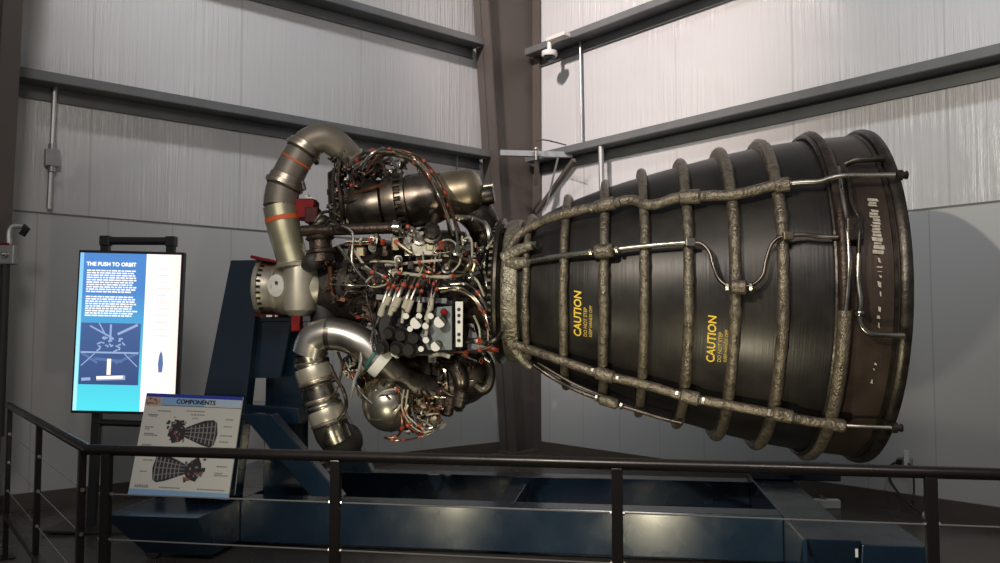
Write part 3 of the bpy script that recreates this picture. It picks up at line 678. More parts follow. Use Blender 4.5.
# hand-routed cables (px, py, depth offset)
H=[
 ([(330,224),(352,232),(352,262),(365,280)],.012,'steel',()),
 ([(338,246),(352,262),(372,272),(392,282)],.012,'steel',(2,)),
 ([(352,247),(362,262),(370,270),(385,277)],.010,'white_cable',(3,)),
 ([(345,241),(372,241),(383,241)],.010,'steel',(2,)),
 ([(345,245),(370,243.5),(383,243.5)],.008,'copper_wire',(2,)),
 ([(385,265),(400,264),(420,262),(442,260)],.010,'white_cable',(1,2)),
 ([(400,273),(425,276),(445,277),(452,276)],.013,'white_cable',(0,1,3)),
 ([(452,277),(462,274),(468,266),(470,258)],.014,'gold_steel',()),
 ([(436,282),(434,268),(437,252),(441,242),(450,240),(458,247),(460,262),(452,272)],.007,'white_cable',(1,3)),
 ([(430,284),(430,262),(440,248),(452,246)],.009,'copper_wire',(1,2)),
 ([(424,234),(432,240),(441,246),(446,252)],.013,'steel',(2,)),
 ([(408,227),(418,233),(422,233)],.013,'white_cable',(0,)),
 ([(462,236),(464,253),(464,240),(471,239),(472,256),(470,272),(478,282),(484,296)],.008,'white_cable',()),
 ([(455,218),(463,218),(474,219),(486,226),(489,240),(486,252)],.024,'steel',(),-.35),
 ([(486,252),(484,266),(488,285),(492,300)],.026,'steel',(),-.35),
 ([(492,295),(494,312),(495,330),(494,350)],.030,'black_hose',(1,3),-.3),
 ([(487,250),(495,238),(503,228)],.024,'dark_steel',(),-.35),
 ([(440,292),(455,290),(470,296),(480,308),(487,325),(488,345)],.010,'gold_steel',(3,4)),
 ([(438,288),(460,288),(474,297),(484,312),(489,330)],.010,'steel',(3,)),
 ([(450,284),(466,284),(478,293),(487,310)],.011,'steel',(2,)),
 ([(474,316),(479,328),(480,342),(478,345)],.008,'white_cable',()),
 ([(467,341),(478,341),(488,343),(497,338),(503,330)],.020,'steel',(1,)),
 ([(452,352),(466,352),(480,350),(492,346)],.009,'copper_wire',(1,2)),
 ([(430,356),(440,354),(450,357)],.016,'white_cable',()),
 ([(393,353),(398,356)],.022,'white_paint',()),
 ([(382,303),(378,320),(372,335),(374,352)],.010,'steel',()),
 ([(372,268),(366,292),(372,318),(377,345)],.009,'dark_steel',()),
 ([(330,284),(350,285),(370,286),(388,284)],.006,'steel',()),
 ([(366,282),(374,275),(384,276),(388,283),(376,287),(366,285)],.007,'white_cable',(1,3)),
 ([(350,312),(358,317),(366,316),(372,322)],.008,'copper_wire',(1,)),
 ([(395,414),(402,400),(397,390),(385,391),(377,397)],.008,'white_cable',(2,)),
 ([(386,395),(395,405),(401,415),(402,428),(396,437),(384,438)],.009,'copper_wire',(3,4)),
 ([(404,390),(402,408),(410,424),(422,432),(434,430)],.006,'white_cable',(2,3)),
 ([(408,390),(406,412),(414,422),(424,430)],.006,'white_cable',(1,)),
 ([(399,393),(402,412),(408,426),(418,433)],.009,'copper_wire',(2,)),
 ([(412,394),(412,410),(420,426),(432,428),(440,420)],.009,'steel',(2,)),
 ([(361,352),(360,366),(354,382),(351,397)],.012,'galvanised',()),
 ([(345,362),(352,376),(360,392),(372,404)],.010,'steel',(1,)),
 ([(384,437),(392,440),(404,440),(420,437),(435,431),(444,420)],.006,'steel',(1,2,3)),
 ([(330,365),(336,378),(344,392),(346,408),(338,420)],.014,'dark_steel',()),
 ([(338,352),(342,366),(338,385),(330,400)],.010,'brown_metal',()),
 # arching bundle above the turbopump
 ([(362,170),(372,156),(388,151),(405,153),(420,160),(432,172),(441,188),(448,205),(455,224),(458,245)],.010,'steel',(3,5,7),-.4),
 ([(366,172),(376,158),(392,150),(410,153),(424,161),(436,175),(445,192),(452,212),(460,232)],.009,'copper_wire',(4,6),-.42),
 ([(360,166),(374,152),(390,149),(408,155),(421,165),(430,178),(438,194),(446,214),(453,236)],.008,'steel',(2,5),-.44),
 ([(372,162),(385,155),(400,156),(414,163),(428,178),(439,196),(447,216),(450,238)],.013,'brown_metal',(3,6),-.38),
 ([(378,152),(392,152),(409,158),(426,171),(437,186),(444,204),(450,222)],.006,'gold_steel',(3,),-.46),
 ([(350,163),(360,155),(372,151),(386,153),(392,160),(398,170)],.014,'steel',(2,),-.3),
 ([(346,168),(358,160),(370,158),(382,163),(386,176)],.013,'brown_metal',(1,),-.3),
 ([(340,204),(352,200),(366,194),(384,186)],.018,'drum_metal',(),-.25),
 ([(344,200),(358,193),(372,188),(388,183)],.014,'copper_wire',(),-.27),
 ([(315,222),(322,213),(332,212),(340,216)],.012,'dark_steel',()),
 ([(326,226),(330,220),(340,226)],.010,'dark_steel',()),
 ([(340,160),(338,180),(341,200),(342,222)],.014,'brown_metal',(),-.25),
 ([(334,168),(333,190),(335,210),(336,226)],.012,'dark_steel',(),-.28),
 ([(347,190),(346,205),(347,226)],.020,'steel',(),-.2),
]
for h in H:
    off=h[4] if len(h)>4 else -.52
    hose([(p[0],p[1],off-.04*math.sin(i*1.9+h[1]*300)) for i,p in enumerate(h[0])],h[1],h[2],'cable',h[3])

# close-packed small tubes, fittings and boxes
def inpoly(x,y,poly):
    c=False; n=len(poly)
    for i in range(n):
        x0,y0=poly[i];x1,y1=poly[(i+1)%n]
        if (y0>y)!=(y1>y) and x<(x1-x0)*(y-y0)/(y1-y0)+x0: c=not c
    return c
rg=random.Random(11)
regs=[ # polygon, count of tubes, count of fittings, offset, materials
 ([(328,158),(345,150),(352,200),(346,226),(332,226)],14,30,-.12,['brown_metal','dark_steel','brown_metal','drum_metal']),
 ([(345,158),(385,150),(402,160),(385,180),(356,196),(348,190)],10,16,-.18,['brown_metal','dark_steel','steel','copper_wire']),
 ([(350,160),(372,153),(396,156),(424,172),(410,183),(372,186),(350,192)],18,26,-.12,['brown_metal','dark_steel','drum_metal','steel']),
 ([(352,236),(400,232),(455,236),(484,245),(484,280),(440,280),(400,286),(356,290)],26,26,-.5,['steel','gold_steel','white_cable','copper_wire','dark_steel']),
 ([(322,262),(352,240),(372,290),(376,330),(350,318),(326,300)],14,26,-.30,['brown_metal','dark_steel','dark_steel','copper_wire']),
 ([(366,290),(378,300),(376,350),(360,335)],6,8,-.4,['brown_metal','dark_steel','steel']),
 ([(332,350),(356,345),(382,372),(392,388),(366,402),(352,392),(342,372)],20,14,-.25,['steel','gold_steel','white_cable','dark_steel','copper_wire']),
 ([(398,390),(410,388),(444,398),(446,420),(430,434),(408,436)],26,22,-.40,['steel','gold_steel','white_cable','copper_wire']),
 ([(430,352),(492,348),(488,360),(470,392),(455,408),(436,400)],14,14,-.22,['dark_steel','brown_metal','drum_metal','copper_wire','steel']),
 ([(462,236),(500,236),(498,350),(468,350)],10,8,-.15,['dark_steel','brown_metal','steel']),
]
dirs=[V((1,0,0)),V((0,0,1)),V((0,-1,0)),V((-1,0,0)),V((0,0,-1)),V((.7,0,.7)),V((.7,0,-.7))]
tie_n=0
for poly,nt_,nf,off,ms in regs:
    xs=[p[0] for p in poly]; ys=[p[1] for p in poly]
    def rp():
        while True:
            x=rg.uniform(min(xs),max(xs)); y=rg.uniform(min(ys),max(ys))
            if inpoly(x,y,poly): return x,y
    for _ in range(nt_):
        x,y=rp(); o=off+rg.uniform(-.08,.08); P=[A(x,y,o)]; cx,cy=x,y
        for k in range(rg.randint(2,4)):
            for tr in range(8):
                nx=cx+rg.choice((-1,1))*rg.uniform(4,16)*rg.choice((1,.15)); ny=cy+rg.choice((-1,1))*rg.uniform(4,14)*rg.choice((1,.15))
                if inpoly(nx,ny,poly): cx,cy=nx,ny; break
            P.append(A(cx,cy,off+rg.uniform(-.08,.08)))
        r_=rg.choice((.004,.006,.008,.010,.014)); m=rg.choice(ms)
        o_=MB().tube(P,r_,7,sub=4).build('small_tube' if r_>.009 else 'wire_lead',m,parent=eng)
        if rg.random()<.22 and m not in('brown_metal',):
            a=P[1]; d=(P[2]-P[1]) if len(P)>2 else (P[1]-P[0]); d=d.normalized() if d.length>1e-5 else V((1,0,0))
            MB().lathe(a-d*.012,a+d*.012,[(0,r_),(0,r_*1.25+.003),(1,r_*1.25+.003),(1,r_)],8).build('cable_tie','orange_tie',parent=o_)
    for _ in range(nf):
        x,y=rp(); c=A(x,y,off+rg.uniform(-.06,.1)); d=rg.choice(dirs); s=rg.uniform(.014,.04); m=rg.choice([q_ for q_ in ms if q_!='copper_wire'])
        if m=='white_cable': m='steel'
        mb=MB(); kind=rg.random()
        if kind<.55: mb.lathe(c-d*s*1.2,c+d*s*1.2,[(0,s*.35),(.1,s*.55),(.35,s*.55),(.36,s*.8),(.6,s*.8),(.61,s*.5),(.95,s*.5),(1,s*.3)],rg.choice((6,12)))
        elif kind<.8: 
            ax=frame_of(d+V((rg.uniform(-.3,.3),rg.uniform(-.3,.3),rg.uniform(-.3,.3)))); mb.box(c,(s*1.6,s*.9,s*1.1),ax); mb.cyl(c,c+ax[1]*s*1.2,s*.3,8)
        else: mb.lathe(c-d*s*.4,c+d*s*.4,[(0,s*.4),(0,s*1.1),(.5,s*1.1),(.5,s*.6),(1,s*.6)],12)
        mb.build('small_fitting' if kind<.55 else ('sensor_block' if kind<.8 else 'union_nut'),m,parent=eng)

# ------------------------------------------------------------------ the blue stand
MS=Matrix.Translation((2.6,6.14,0)) @ Matrix.Rotation(R(-8.5),4,'Z')
st=thing('engine_stand','dark blue painted steel stand carrying the rocket engine, beams on floor','stand',MS)
def S(x,y,z): return MS@V((x,y,z))
def sb(x0,x1,y0,y1,z0,z1,mb=None): 
    mb=mb or MB(); return mb.hexa([S(x0,y0,z0),S(x1,y0,z0),S(x1,y1,z0),S(x0,y1,z0),S(x0,y0,z1),S(x1,y0,z1),S(x1,y1,z1),S(x0,y1,z1)])
sb(-4.55,-.62,-.34,-.12,.03,.345).build('front_beam','blue_paint',parent=st,bevel=.008)
sb(-4.55,-.62,1.25,1.45,.05,.30).build('rear_beam','blue_paint',parent=st,bevel=.008)
def outrigger(x0,x1,il,ir):
    y0,y1=-1.0,1.5
    return MB().hexa([S(x0+il,y0+.22,.04),S(x1-ir,y0+.22,.04),S(x1-ir,y1,.04),S(x0+il,y1,.04),S(x0,y0,.345),S(x1,y0,.345),S(x1,y1,.345),S(x0,y1,.345)])
outrigger(-.62,-.28,0,0).build('crossbeam','blue_paint',parent=st,bevel=.008)
MB().prism([S(-.28,y,z) for y,z in [(-1.0,.325),(-.38,.325),(-.38,.05),(-.75,.05),(-.97,.2)]],S(.10,0,0)-S(-.28,0,0)).build('foot_plate','blue_paint',parent=st,bevel=.008)
outrigger(-5.25,-4.55,.2,0).build('crossbeam','blue_paint',parent=st,bevel=.008)
# seam plate + small plates on the right crossbeam
MB().prism([S(-.62,-1.003,.345),S(-.60,-1.003,.345),S(-.60,-1.003,.21),S(-.62,-1.003,.21)],S(0,-.01,0)-S(0,0,0)).build('edge_plate','blue_paint',parent=st)
sb(-.32,-.305,-1.006,-1.0,.25,.30).build('white_mark','white_paint',parent=st)
sb(-.62,.10,1.1,1.5,.345,.45).build('rear_block','blue_paint',parent=st,bevel=.01)
# tower legs
def post(a,b,w,dep,name='leg',m='blue_paint'):   # a,b world points at centre of front face
    mb=MB(); ax=MS.to_3x3()@V((1,0,0)); ay=MS.to_3x3()@V((0,1,0))
    wa,wb=(w if isinstance(w,tuple) else (w,w))
    mb.hexa([b-ax*wb/2,b+ax*wb/2,b+ax*wb/2+ay*dep,b-ax*wb/2+ay*dep,a-ax*wa/2,a+ax*wa/2,a+ax*wa/2+ay*dep,a-ax*wa/2+ay*dep])
    return mb.build(name,m,parent=st,bevel=.008)
post(A(246,260,-.05),V((A(214,500,-.4).x-.12,A(214,500,-.4).y+.25,.345)),(.26,.42),.14,'leg')
post(A(285,318,.15),V((A(283,470,.15).x,A(283,470,.15).y,.20)),(.30,.34),.12,'leg')
a=A(281,318,.32); b=A(352,472,.35); b.z=max(b.z,.1); post(a,b,(.30,.34),.10,'leg')
MB().prism([A(249,316,.0),A(292,316,.0),A(280,378,.0),A(252,378,.0)],V((0,.06,0))).build('web_plate','blue_paint',parent=st)
post(A(268,306,-.02),A(268,322,-.02),(.46,.46),.4,'engine_saddle')
a=A(256,414,-.40); b=A(326,497,-.33); post(a,b,(.24,.24),.12,'diagonal_brace')
MB().prism([A(243,404,-.1),A(298,408,-.1),A(300,424,-.1),A(243,424,-.1)],V((0,.35,0))).build('tie_plate','blue_paint',parent=st,bevel=.005)
# casters under left crossbeam
for (x,y) in ((-5.0,-.75),(-4.7,1.2),(-.3,-.6),(-.3,1.2)):
    MB().lathe(S(x,y-.03,.055),S(x,y+.03,.055),[(0,.035),(.05,.055),(.95,.055),(1,.035)],20).build('caster','rubber',parent=st)
# added beam, placed and narrowed to imitate the corner column's floor reflection
sb(-2.72,-2.56,-.12,1.25,.05,.25).build('reflection_beam','blue_paint',parent=st,bevel=.008)

# little junction block with plug behind the right crossbeam
jb=at(826,502,7.85); jb.z=.04
t=thing('power_strip','pale power block lying on floor behind the right stand crossbeam','power strip',jb)
MB().box(jb,(.24,.08,.075)).build('block','white_paint',parent=t,bevel=.006)
MB().cyl(jb+V((-.04,0,.025)),jb+V((-.04,0,.07)),.014).cyl(jb+V((-.01,0,.025)),jb+V((-.01,0,.05)),.02).build('plug','bright_steel',parent=t)
tag(MB().ball(V((3.62,7.3,.045)),.045).build('plug_connector','white_paint'),'small white connector lying on the floor where power cable ends','connector')

# ------------------------------------------------------------------ screen on kiosk frame
def quadframe(c, w, h, yaw, tilt):
    M=Matrix.Translation(c)@Matrix.Rotation(R(yaw),4,'Z')@Matrix.Rotation(R(tilt),4,'X'); return M
# screen faces the camera side; local x right, y away, z up
MK=Matrix.Translation((-3.075,6.95,0))@Matrix.Rotation(R(1.5),4,'Z')@Matrix.Rotation(R(1.3),4,'Y')
ks=thing('display_screen','tall lit portrait display titled THE PUSH TO ORBIT on black stand','screen',MK)
def K(x,y,z): return MK@V((x,y,z))
def kb(x0,x1,y0,y1,z0,z1,mb=None):
    mb=mb or MB(); return mb.hexa([K(x0,y0,z0),K(x1,y0,z0),K(x1,y1,z0),K(x0,y1,z0),K(x0,y0,z1),K(x1,y0,z1),K(x1,y1,z1),K(x0,y1,z1)])
zt=at(128,251,6.95).z; zb=at(128,414,6.95).z; hw=.428
kb(-hw,hw,0,.06,zb,zt).build('screen_housing','kiosk_black',parent=ks,bevel=.006)
# panel picture
def emat(name,c0,c1=None,strength=1.0,axis='Z',lo=0,hi=1):
    m=bpy.data.materials.new(name); m.use_nodes=True; nt=m.node_tree;n=nt.nodes;l=nt.links
    b=n['Principled BSDF']; b.inputs['Base Color'].default_value=(.01,.01,.01,1); b.inputs['Roughness'].default_value=.25; b.inputs['Emission Strength'].default_value=strength
    if c1 is None: b.inputs['Emission Color'].default_value=(*c0,1)
    else:
        tc=n.new('ShaderNodeTexCoord'); sp=n.new('ShaderNodeSeparateXYZ'); l.new(tc.outputs['Object'],sp.inputs[0])
        mr=n.new('ShaderNodeMapRange'); mr.inputs['From Min'].default_value=lo; mr.inputs['From Max'].default_value=hi; l.new(sp.outputs[axis],mr.inputs['Value'])
        r=n.new('ShaderNodeValToRGB'); r.color_ramp.elements[0].color=(*c0,1); r.color_ramp.elements[1].color=(*c1,1)
        l.new(mr.outputs['Result'],r.inputs['Fac']); l.new(r.outputs['Color'],b.inputs['Emission Color'])
    MATS[name]=m
ES=1.0
emat('screen_blue',(.09,.78,.88),(.08,.25,.62),ES,'Z',zb,zb+(zt-zb)*.75)
emat('screen_white',(.95,.93,.98),(1.0,.80,.72),ES*1.1,'X',.1,.46)
emat('screen_cyan',(.45,.95,1.0),(.25,.6,1.0),ES,'Z',zb,zt)
emat('screen_text',(1,1,1),None,ES*1.05)
emat('screen_photo',(.03,.06,.17),(.08,.15,.36),ES,'Z',zb,zb+1)
emat('screen_photo_light',(.32,.44,.68),None,ES)
emat('screen_photo_mid',(.10,.18,.38),None,ES)
emat('screen_glow',(1,.85,.75),None,ES*1.2)
emat('screen_faint',(.93,.72,.66),None,ES*1.0)
z0,z1=zb+.022,zt-.022; x0,x1=-hw+.016,hw-.022; xs=.125
H_=z1-z0
def flat(mb,xa,xb,za,zb_,y): return mb.add([K(xa,y,za),K(xb,y,za),K(xb,y,zb_),K(xa,y,zb_)],[(0,1,2,3)])
flat(MB(),x0,xs,z0,z1,-.002).build('blue_panel','screen_blue',parent=ks)
flat(MB(),xs,x1,z0,z1,-.002).build('white_panel','screen_white',parent=ks)
flat(MB(),x0,x0+.03,z0,z1,-.003).build('panel_edge','screen_cyan',parent=ks)
def ktext(body,size,x,z,m,y=-.004,name='heading',bold=.0):
    vs,fs,w=text_mesh(body,size); mb=MB()
    offs=[(0,0)]+([(bold,0),(-bold,0),(0,bold),(0,-bold)] if bold else [])
    for k,(dx,dz) in enumerate(offs): mb.add([K(x+v.x+dx,y-.0002*k,z+v.y+dz) for v in vs],fs)
    mb.build(name,m,parent=ks); return w
ktext('THE PUSH TO ORBIT',.043,x0+.055,z1-.105,'screen_text',bold=.0025)
rt=random.Random(3)
mb=MB()
zl=z1-.15
for para in (10,9):
    mb=MB()
    for k in range(para):
        x=x0+.06; xe=xs-.055-rt.uniform(0,.05) if k<para-1 else xs-.1
        while x<xe-.01:
            w=min(rt.uniform(.014,.05),xe-x); flat(mb,x,x+w,zl,zl+.0115,-.004); x+=w+.006
        zl-=.0192
    zl-=.022
    mb.build('paragraph','screen_text',parent=ks)
# picture of an engine test
pz1=z0+H_*.555; pz0=z0+H_*.165; px0=x0+.035; px1=xs-.02
flat(MB(),px0,px1,pz0,pz1,-.004).build('picture','screen_photo',parent=ks)
pw=px1-px0; phh=pz1-pz0
mb=MB()
def pq(a,b,c,d,w=.006,y=-.005):
    A_=V((px0+a*pw,0,pz0+b*phh));B_=V((px0+c*pw,0,pz0+d*phh)); dd=(B_-A_).normalized(); nn=V((-dd.z,0,dd.x))*w
    q=[A_-nn,B_-nn,B_+nn,A_+nn]; mb.add([K(p.x,y,p.z) for p in q],[(0,1,2,3)])
pq(.15,.95,.55,.75);pq(.5,.98,.5,.7,.008);pq(.95,.98,.62,.82,.01);pq(.3,1.0,.42,.8,.005);pq(.02,.52,.98,.52,.007);pq(.03,.3,.25,.5,.004);pq(.97,.3,.75,.5,.004)
for i in range(26):
    a=.32+.4*rt.random(); b=.56+.22*rt.random(); pq(a,b,a+rt.uniform(-.08,.08),b+rt.uniform(-.05,.05),.006)
pq(.05,.08,.2,.09,.012); pq(.3,.1,.78,.12,.018)
mb.build('picture_lines','screen_photo_light',parent=ks)
mb=MB(); pq(.0,.53,.3,.35,.01,-.0045); pq(.25,.42,.72,.38,.012,-.0046); pq(1.,.53,.6,.35,.01,-.0047);mb.build('picture_tones','screen_photo_mid',parent=ks)
mb=MB(); pq(.5,.16,.5,.42,.016,-.006); pq(.3,.11,.74,.13,.012,-.006); mb.build('picture_flame','screen_glow',parent=ks)
# right-hand panel: faint text and small rocket figure
mb=MB(); 
for k in range(11):
    zz=z1-.12-k*.055; flat(MB(),xs+.10,x1-.07-rt.uniform(0,.05),zz,zz+.006,-.004).build('faint_line','screen_faint',parent=ks)
mb=MB(); cx_=xs+.15; cz_=z0+H_*.32
mb.add([K(cx_+x,-.004,cz_+z) for x,z in [(-.012,-.09),(.018,-.09),(.024,-.02),(.016,.05),(.004,.085),(-.010,.05),(-.018,-.02)]],[tuple(range(7))]); mb.build('rocket_figure','screen_photo_mid',parent=ks)
# frame of the kiosk
tb=at(128,241,7.0).z
for s,xp in ((-1,-.255),(1,.285)):
    kb(xp-.035,xp+.035,.07,.12,0 if s<0 else zb-.0,tb).build('post','kiosk_black',parent=ks,bevel=.004)
kb(.25,.32,.07,.12,0,zb).build('post','kiosk_black',parent=ks,bevel=.004)
MB().tube([K(-.28,.095,tb),K(.31,.095,tb+.012)],.034,12,smooth_path=False).build('top_bar','kiosk_black',parent=ks)
MB().box(K(-.255,.095,tb+.0),(.085,.07,.085)).build('corner_joint','kiosk_black',parent=ks,bevel=.008)
MB().box(K(.285,.095,tb+.008),(.085,.07,.085)).build('corner_joint','kiosk_black',parent=ks,bevel=.008)
MB().tube([K(-.255,.095,.855),K(.285,.095,.845)],.028,10,smooth_path=False).build('lower_bar','kiosk_black',parent=ks)
kb(-.55,.55,-.12,.32,0.0,.02).build('base_plate','kiosk_black',parent=ks,bevel=.004)

# ------------------------------------------------------------------ components board
bl=at(128,494,6.30); brr=at(228,499.5,6.18); tl=at(147,393,6.48); tr=at(243,397,6.36)
bc=(bl+brr)/2
ux=(brr-bl); uz=(tl-bl)
nrm=ux.cross(uz).normalized()
if nrm.y>0: nrm=-nrm
Mb=Matrix.Translation(bc)
bd=thing('information_board','white board of engine diagrams titled COMPONENTS leaning on blue stand','board',Mb)
def B(u,v,o=0): return bl+ux*u+((tl-bl)*(1-u)+(tr-brr)*u)*v+nrm*o
MB().hexa([B(0,0,-.012),B(1,0,-.012),B(1,1,-.012),B(0,1,-.012),B(0,0),B(1,0),B(1,1),B(0,1)]).build('panel','white_board' if 'white_board' in MATS else 'white_paint',parent=bd)
mat('print_navy',(.02,.04,.35),.4); mat('print_blue',(.22,.38,.62),.4); mat('print_dark',(.03,.025,.03),.4); mat('print_grey',(.22,.21,.21),.4); mat('print_red',(.25,.09,.07),.4); mat('print_tan',(.42,.33,.28),.4); mat('print_pale',(.42,.52,.68),.4)
def bq(mb,u0,v0,u1,v1,o=.002): return mb.add([B(u0,v0,o),B(u1,v0,o),B(u1,v1,o),B(u0,v1,o)],[(0,1,2,3)])
bq(MB(),.0,.965,1,1).build('header_band','print_navy',parent=bd)
bq(MB(),.17,.895,1,.965).build('header_band','print_pale',parent=bd)
bq(MB(),.17,.885,.62,.965,.0025).build('title_band','print_blue',parent=bd)
bq(MB(),.0,.0,1,.055).build('footer_band','print_blue',parent=bd)
vs,fs,w=text_mesh('COMPONENTS',.1)
wb=.40
for k in range(1):
    mb=MB()
    for dx,dz in ((0,0),(.003,0),(-.003,0),(0,.003)):
        mb.add([B(.33+v.x/w*wb+dx,.905+v.y/.1*.062+dz,.003+.0002*dx) for v in vs],fs)
    mb.build('title_lettering','print_dark',parent=bd)
mb=MB(); mb.add([B(.0,.875,.0026),B(.17,.875,.0026),B(.16,.965,.0026),B(.0,.965,.0026)],[(0,1,2,3)]); mb.build('corner_picture','print_tan',parent=bd)
mb=MB()
rb=random.Random(5)
for i in range(14):
    u=rb.uniform(.01,.13); v=rb.uniform(.88,.94); bq(mb,u,v,u+rb.uniform(.01,.04),v+rb.uniform(.006,.02),.0028+i*1e-5)
mb.build('corner_picture_marks','print_red',parent=bd)
def mini(uc,vc,flip,noz_m='print_dark'):
    # nozzle bell, wide end at +x when flip=1
    s=flip
    pts=[(.0,.05),(.08,.085),(.18,.125),(.27,.135),(.31,.11),(.33,.0),(.31,-.11),(.27,-.135),(.18,-.115),(.08,-.075),(.0,-.045)]
    MB().add([B(uc+s*x,vc+y,.003) for x,y in pts],[tuple(range(len(pts)))]).build('nozzle_picture','print_dark',parent=bd)
    mb=MB()
    for i,x in enumerate((.05,.09,.13,.17,.21,.25,.29)):
        h=.05+.26*x if x<.25 else .115
        p=[(x,h),(x+.013,h),(x+.018,0),(x+.013,-h),(x,-h),(x+.006,0)]
        mb.add([B(uc+s*a,vc+b,.0034) for a,b in p],[(0,1,2,5),(5,2,3,4)])
    for y0_,y1_ in ((.03,.07),(-.03,-.07),(.0,.005)):
        mb.add([B(uc,vc+y0_,.0036),B(uc,vc+y0_+.008,.0036),B(uc+s*.31,vc+y1_+.008,.0036),B(uc+s*.31,vc+y1_,.0036)],[(0,1,2,3)])
    mb.build('nozzle_picture_ribs','print_grey',parent=bd)
    mb=MB(); mc=MB(); md=MB()
    for i in range(46):
        x=-rb.random()*.19; r=.12 if -.14<x else .08; y=rb.uniform(-r,r)+(.03 if x<-.07 else 0); w_=rb.uniform(.008,.035); h_=rb.uniform(.008,.035)
        t_=(mb,mc,md)[0 if i<32 else (1 if i<40 else 2)]
        bq(t_,uc+s*x-w_/2,vc+y-h_/2,uc+s*x+w_/2,vc+y+h_/2,.003+i*2e-5)
    mb.add([B(uc+s*x,vc+y,.0029) for x,y in [(0,.04),(-.06,.09),(-.12,.13),(-.15,.07),(-.17,.0),(-.12,-.11),(-.04,-.09),(0,-.04)]],[tuple(range(8))])
    mb.build('powerhead_picture','print_dark',parent=bd); mc.build('powerhead_picture_grey','print_grey',parent=bd); md.build('powerhead_picture_red','print_red',parent=bd)
mini(.47,.62,1); mini(.53,.26,-1)
mb=MB()
for (u,v,w_) in ((.15,.82,.12),(.05,.78,.09),(.07,.765,.06),(.45,.83,.18),(.5,.795,.12),(.52,.76,.06),(.86,.76,.08),(.85,.69,.08),(.83,.60,.10),(.83,.54,.06),(.05,.655,.06),(.05,.635,.05),(.05,.59,.1),(.05,.575,.12),(.05,.48,.09),(.05,.465,.09),(.48,.455,.12),(.09,.33,.09),(.08,.22,.05),(.84,.30,.1),(.83,.235,.08),(.83,.215,.13),(.05,.085,.12),(.05,.07,.14),(.30,.075,.19),(.68,.075,.26)):
    x=u
    while x<u+w_:
        ww=rb.uniform(.012,.03); bq(mb,x,v,x+ww,v+.011); x+=ww+.006
mb.build('captions','print_grey',parent=bd)
bq(MB(),.17,.880,1,.884,.0022).build('header_rule','print_dark',parent=bd)
MB().beam(B(.5,.6,-.02),B(.5,.0,-.02)+V((0,.28,0)),.06,.02).build('easel_leg','kiosk_black',parent=bd)

# ------------------------------------------------------------------ railing
rail=thing('safety_railing','dark brown metal railing with thin steel wires crossing in front of engine','railing',(-1.85,3.95,0))
def rz(px,py): 
    o=V((0,0,CAM_H)); d=at(px,py,1)-o; k=(1.07-CAM_H)/d.z; return o+d*k
R0=rz(88,449.5); R1=rz(8,405); R2=rz(1012,474.5)
def onr(a,b,px):
    u=(px-500)/F*.989; # solve x/y=u on the line a-b
    d=b-a; k=(u*a.y-a.x)/(d.x-u*d.y); return a+d*k
ext=(R2-R0).normalized(); R2e=R2+ext*1.2
R1e=R1
mb=MB(); mb.tube([R1e,R0,R2e],.024,12,smooth_path=False)
mb.build('top_rail','rail_paint',parent=rail)
posts_main=[onr(R0,R2,p) for p in (107,336,617,930)]
posts_left=[onr(R1,R0,p) for p in (8,38,82)]
def rpost(p,w,dirv):
    ax=dirv.normalized(); ay=V((-ax.y,ax.x,0))
    mb=MB(); b=V((p.x,p.y,0)); top=V((p.x,p.y,1.055)); mb.box((b+top)/2,(w,w*.75,1.055),(ax,ay,Z)); o=mb.build('post','rail_paint',parent=rail,bevel=.004)
    MB().box(b+Z*.006,(.14,.12,.012),(ax,ay,Z)).build('foot_plate','rail_paint',parent=o)
    for z in WZ: MB().cyl(V((p.x,p.y,z))-ax*(w/2+.008),V((p.x,p.y,z))+ax*(w/2+.008),.010,8).build('wire_end','bright_steel',parent=o)
WZ=(.875,.675,.475)
for p in posts_main: rpost(p,.044,ext)
for i,p in enumerate(posts_left): rpost(p,.044,R0-R1)
for z in WZ:
    a=posts_main[0]; b=R2e; MB().tube([V((a.x,a.y,z)),V((b.x,b.y,z))],.0032,6).build('wire','cable_steel',parent=rail)
    a=posts_left[0]; b=posts_left[2]; MB().tube([V((a.x,a.y,z)),V((b.x,b.y,z))],.0025,6).build('wire','cable_steel',parent=rail)
a=posts_left[0]; b=posts_left[2]; MB().beam(V((a.x,a.y,.30)),V((b.x,b.y,.30)),.035,.04).build('bottom_rail','rail_paint',parent=rail)
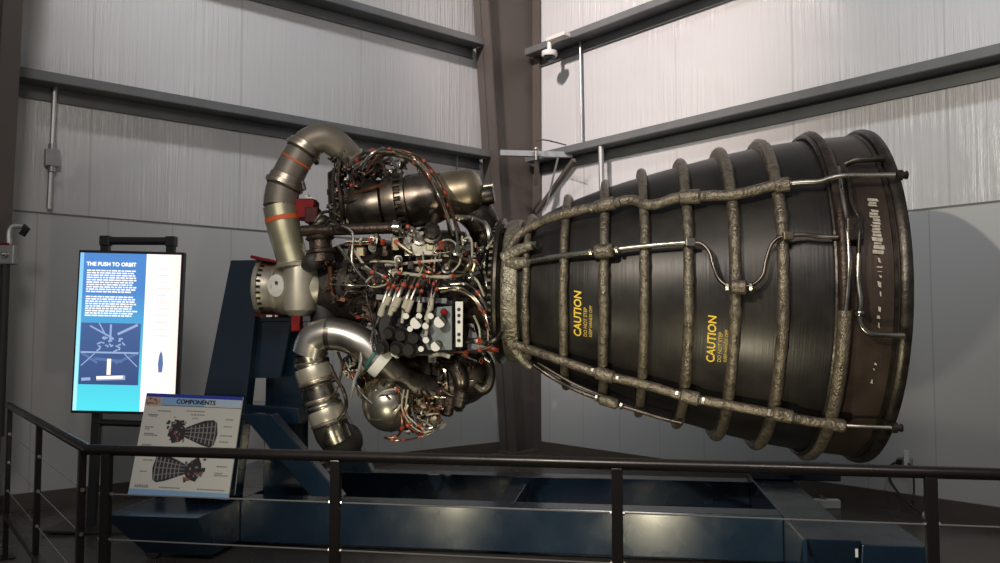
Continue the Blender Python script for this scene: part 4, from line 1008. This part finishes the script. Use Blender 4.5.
a=posts_main[0]; b=R2e; MB().beam(V((a.x,a.y,.30)),V((b.x,b.y,.30)),.035,.04).build('bottom_rail','rail_paint',parent=rail)

# ------------------------------------------------------------------ lights
def light(name,kind,loc,energy,col,size=.3,target=None,spot=60,blend=.5,sy=None):
    ld_=bpy.data.lights.new(name,kind); ld_.energy=energy; ld_.color=col
    if kind=='AREA': ld_.size=size
    if kind in('SPOT','POINT'): ld_.shadow_soft_size=size
    if kind=='SPOT': ld_.spot_size=R(spot); ld_.spot_blend=blend
    o=bpy.data.objects.new(name,ld_); COL.objects.link(o); o.location=loc
    if target is not None: o.rotation_euler=(V(target)-V(loc)).to_track_quat('-Z','Y').to_euler()
    return o
w=bpy.data.worlds.new('world'); scene.world=w; w.use_nodes=True
w.node_tree.nodes['Background'].inputs[0].default_value=(.95,.95,1.0,1); w.node_tree.nodes['Background'].inputs[1].default_value=.165
# high-bay lamps near the roof, floor floodlights in front of the stand
light('high_bay_lamp','SPOT',(-2.6,5.2,8.4),2500,(1.0,.83,.78),.10,(1.6,10.4,5.0),50,.9)
light('high_bay_lamp','SPOT',(3.2,2.5,8.6),1400,(.88,.92,1.0),.2,(4.5,8.4,5.4),72,.9)
light('high_bay_lamp','SPOT',(-3.2,4.5,8.6),1250,(.97,.97,1.0),.2,(-2.0,9.9,5.4),76,.9)
light('flood_light','SPOT',(-1.15,3.95,.08),55,(1.0,.90,.62),.07,(-1.0,6.5,1.9),110,.7)
light('flood_light','SPOT',(.8,3.85,.08),85,(1.0,.90,.62),.07,(1.1,6.4,1.9),110,.7)
light('track_spotlight','SPOT',(-3.4,-.3,4.7),1350,(1.0,.91,.76),.06,(2.3,6.8,1.6),52,.6)
light('fill_light','AREA',(-.5,-1.8,6.2),190,(1.0,.92,.87),1.6,(.3,8.0,2.2))  # added soft fill behind the camera, brightens engine and lower walls

scene.view_settings.view_transform='Standard'; scene.view_settings.look='None'; scene.view_settings.gamma=1.0
scene.view_settings.exposure=0.12; scene.view_settings.use_curve_mapping=False
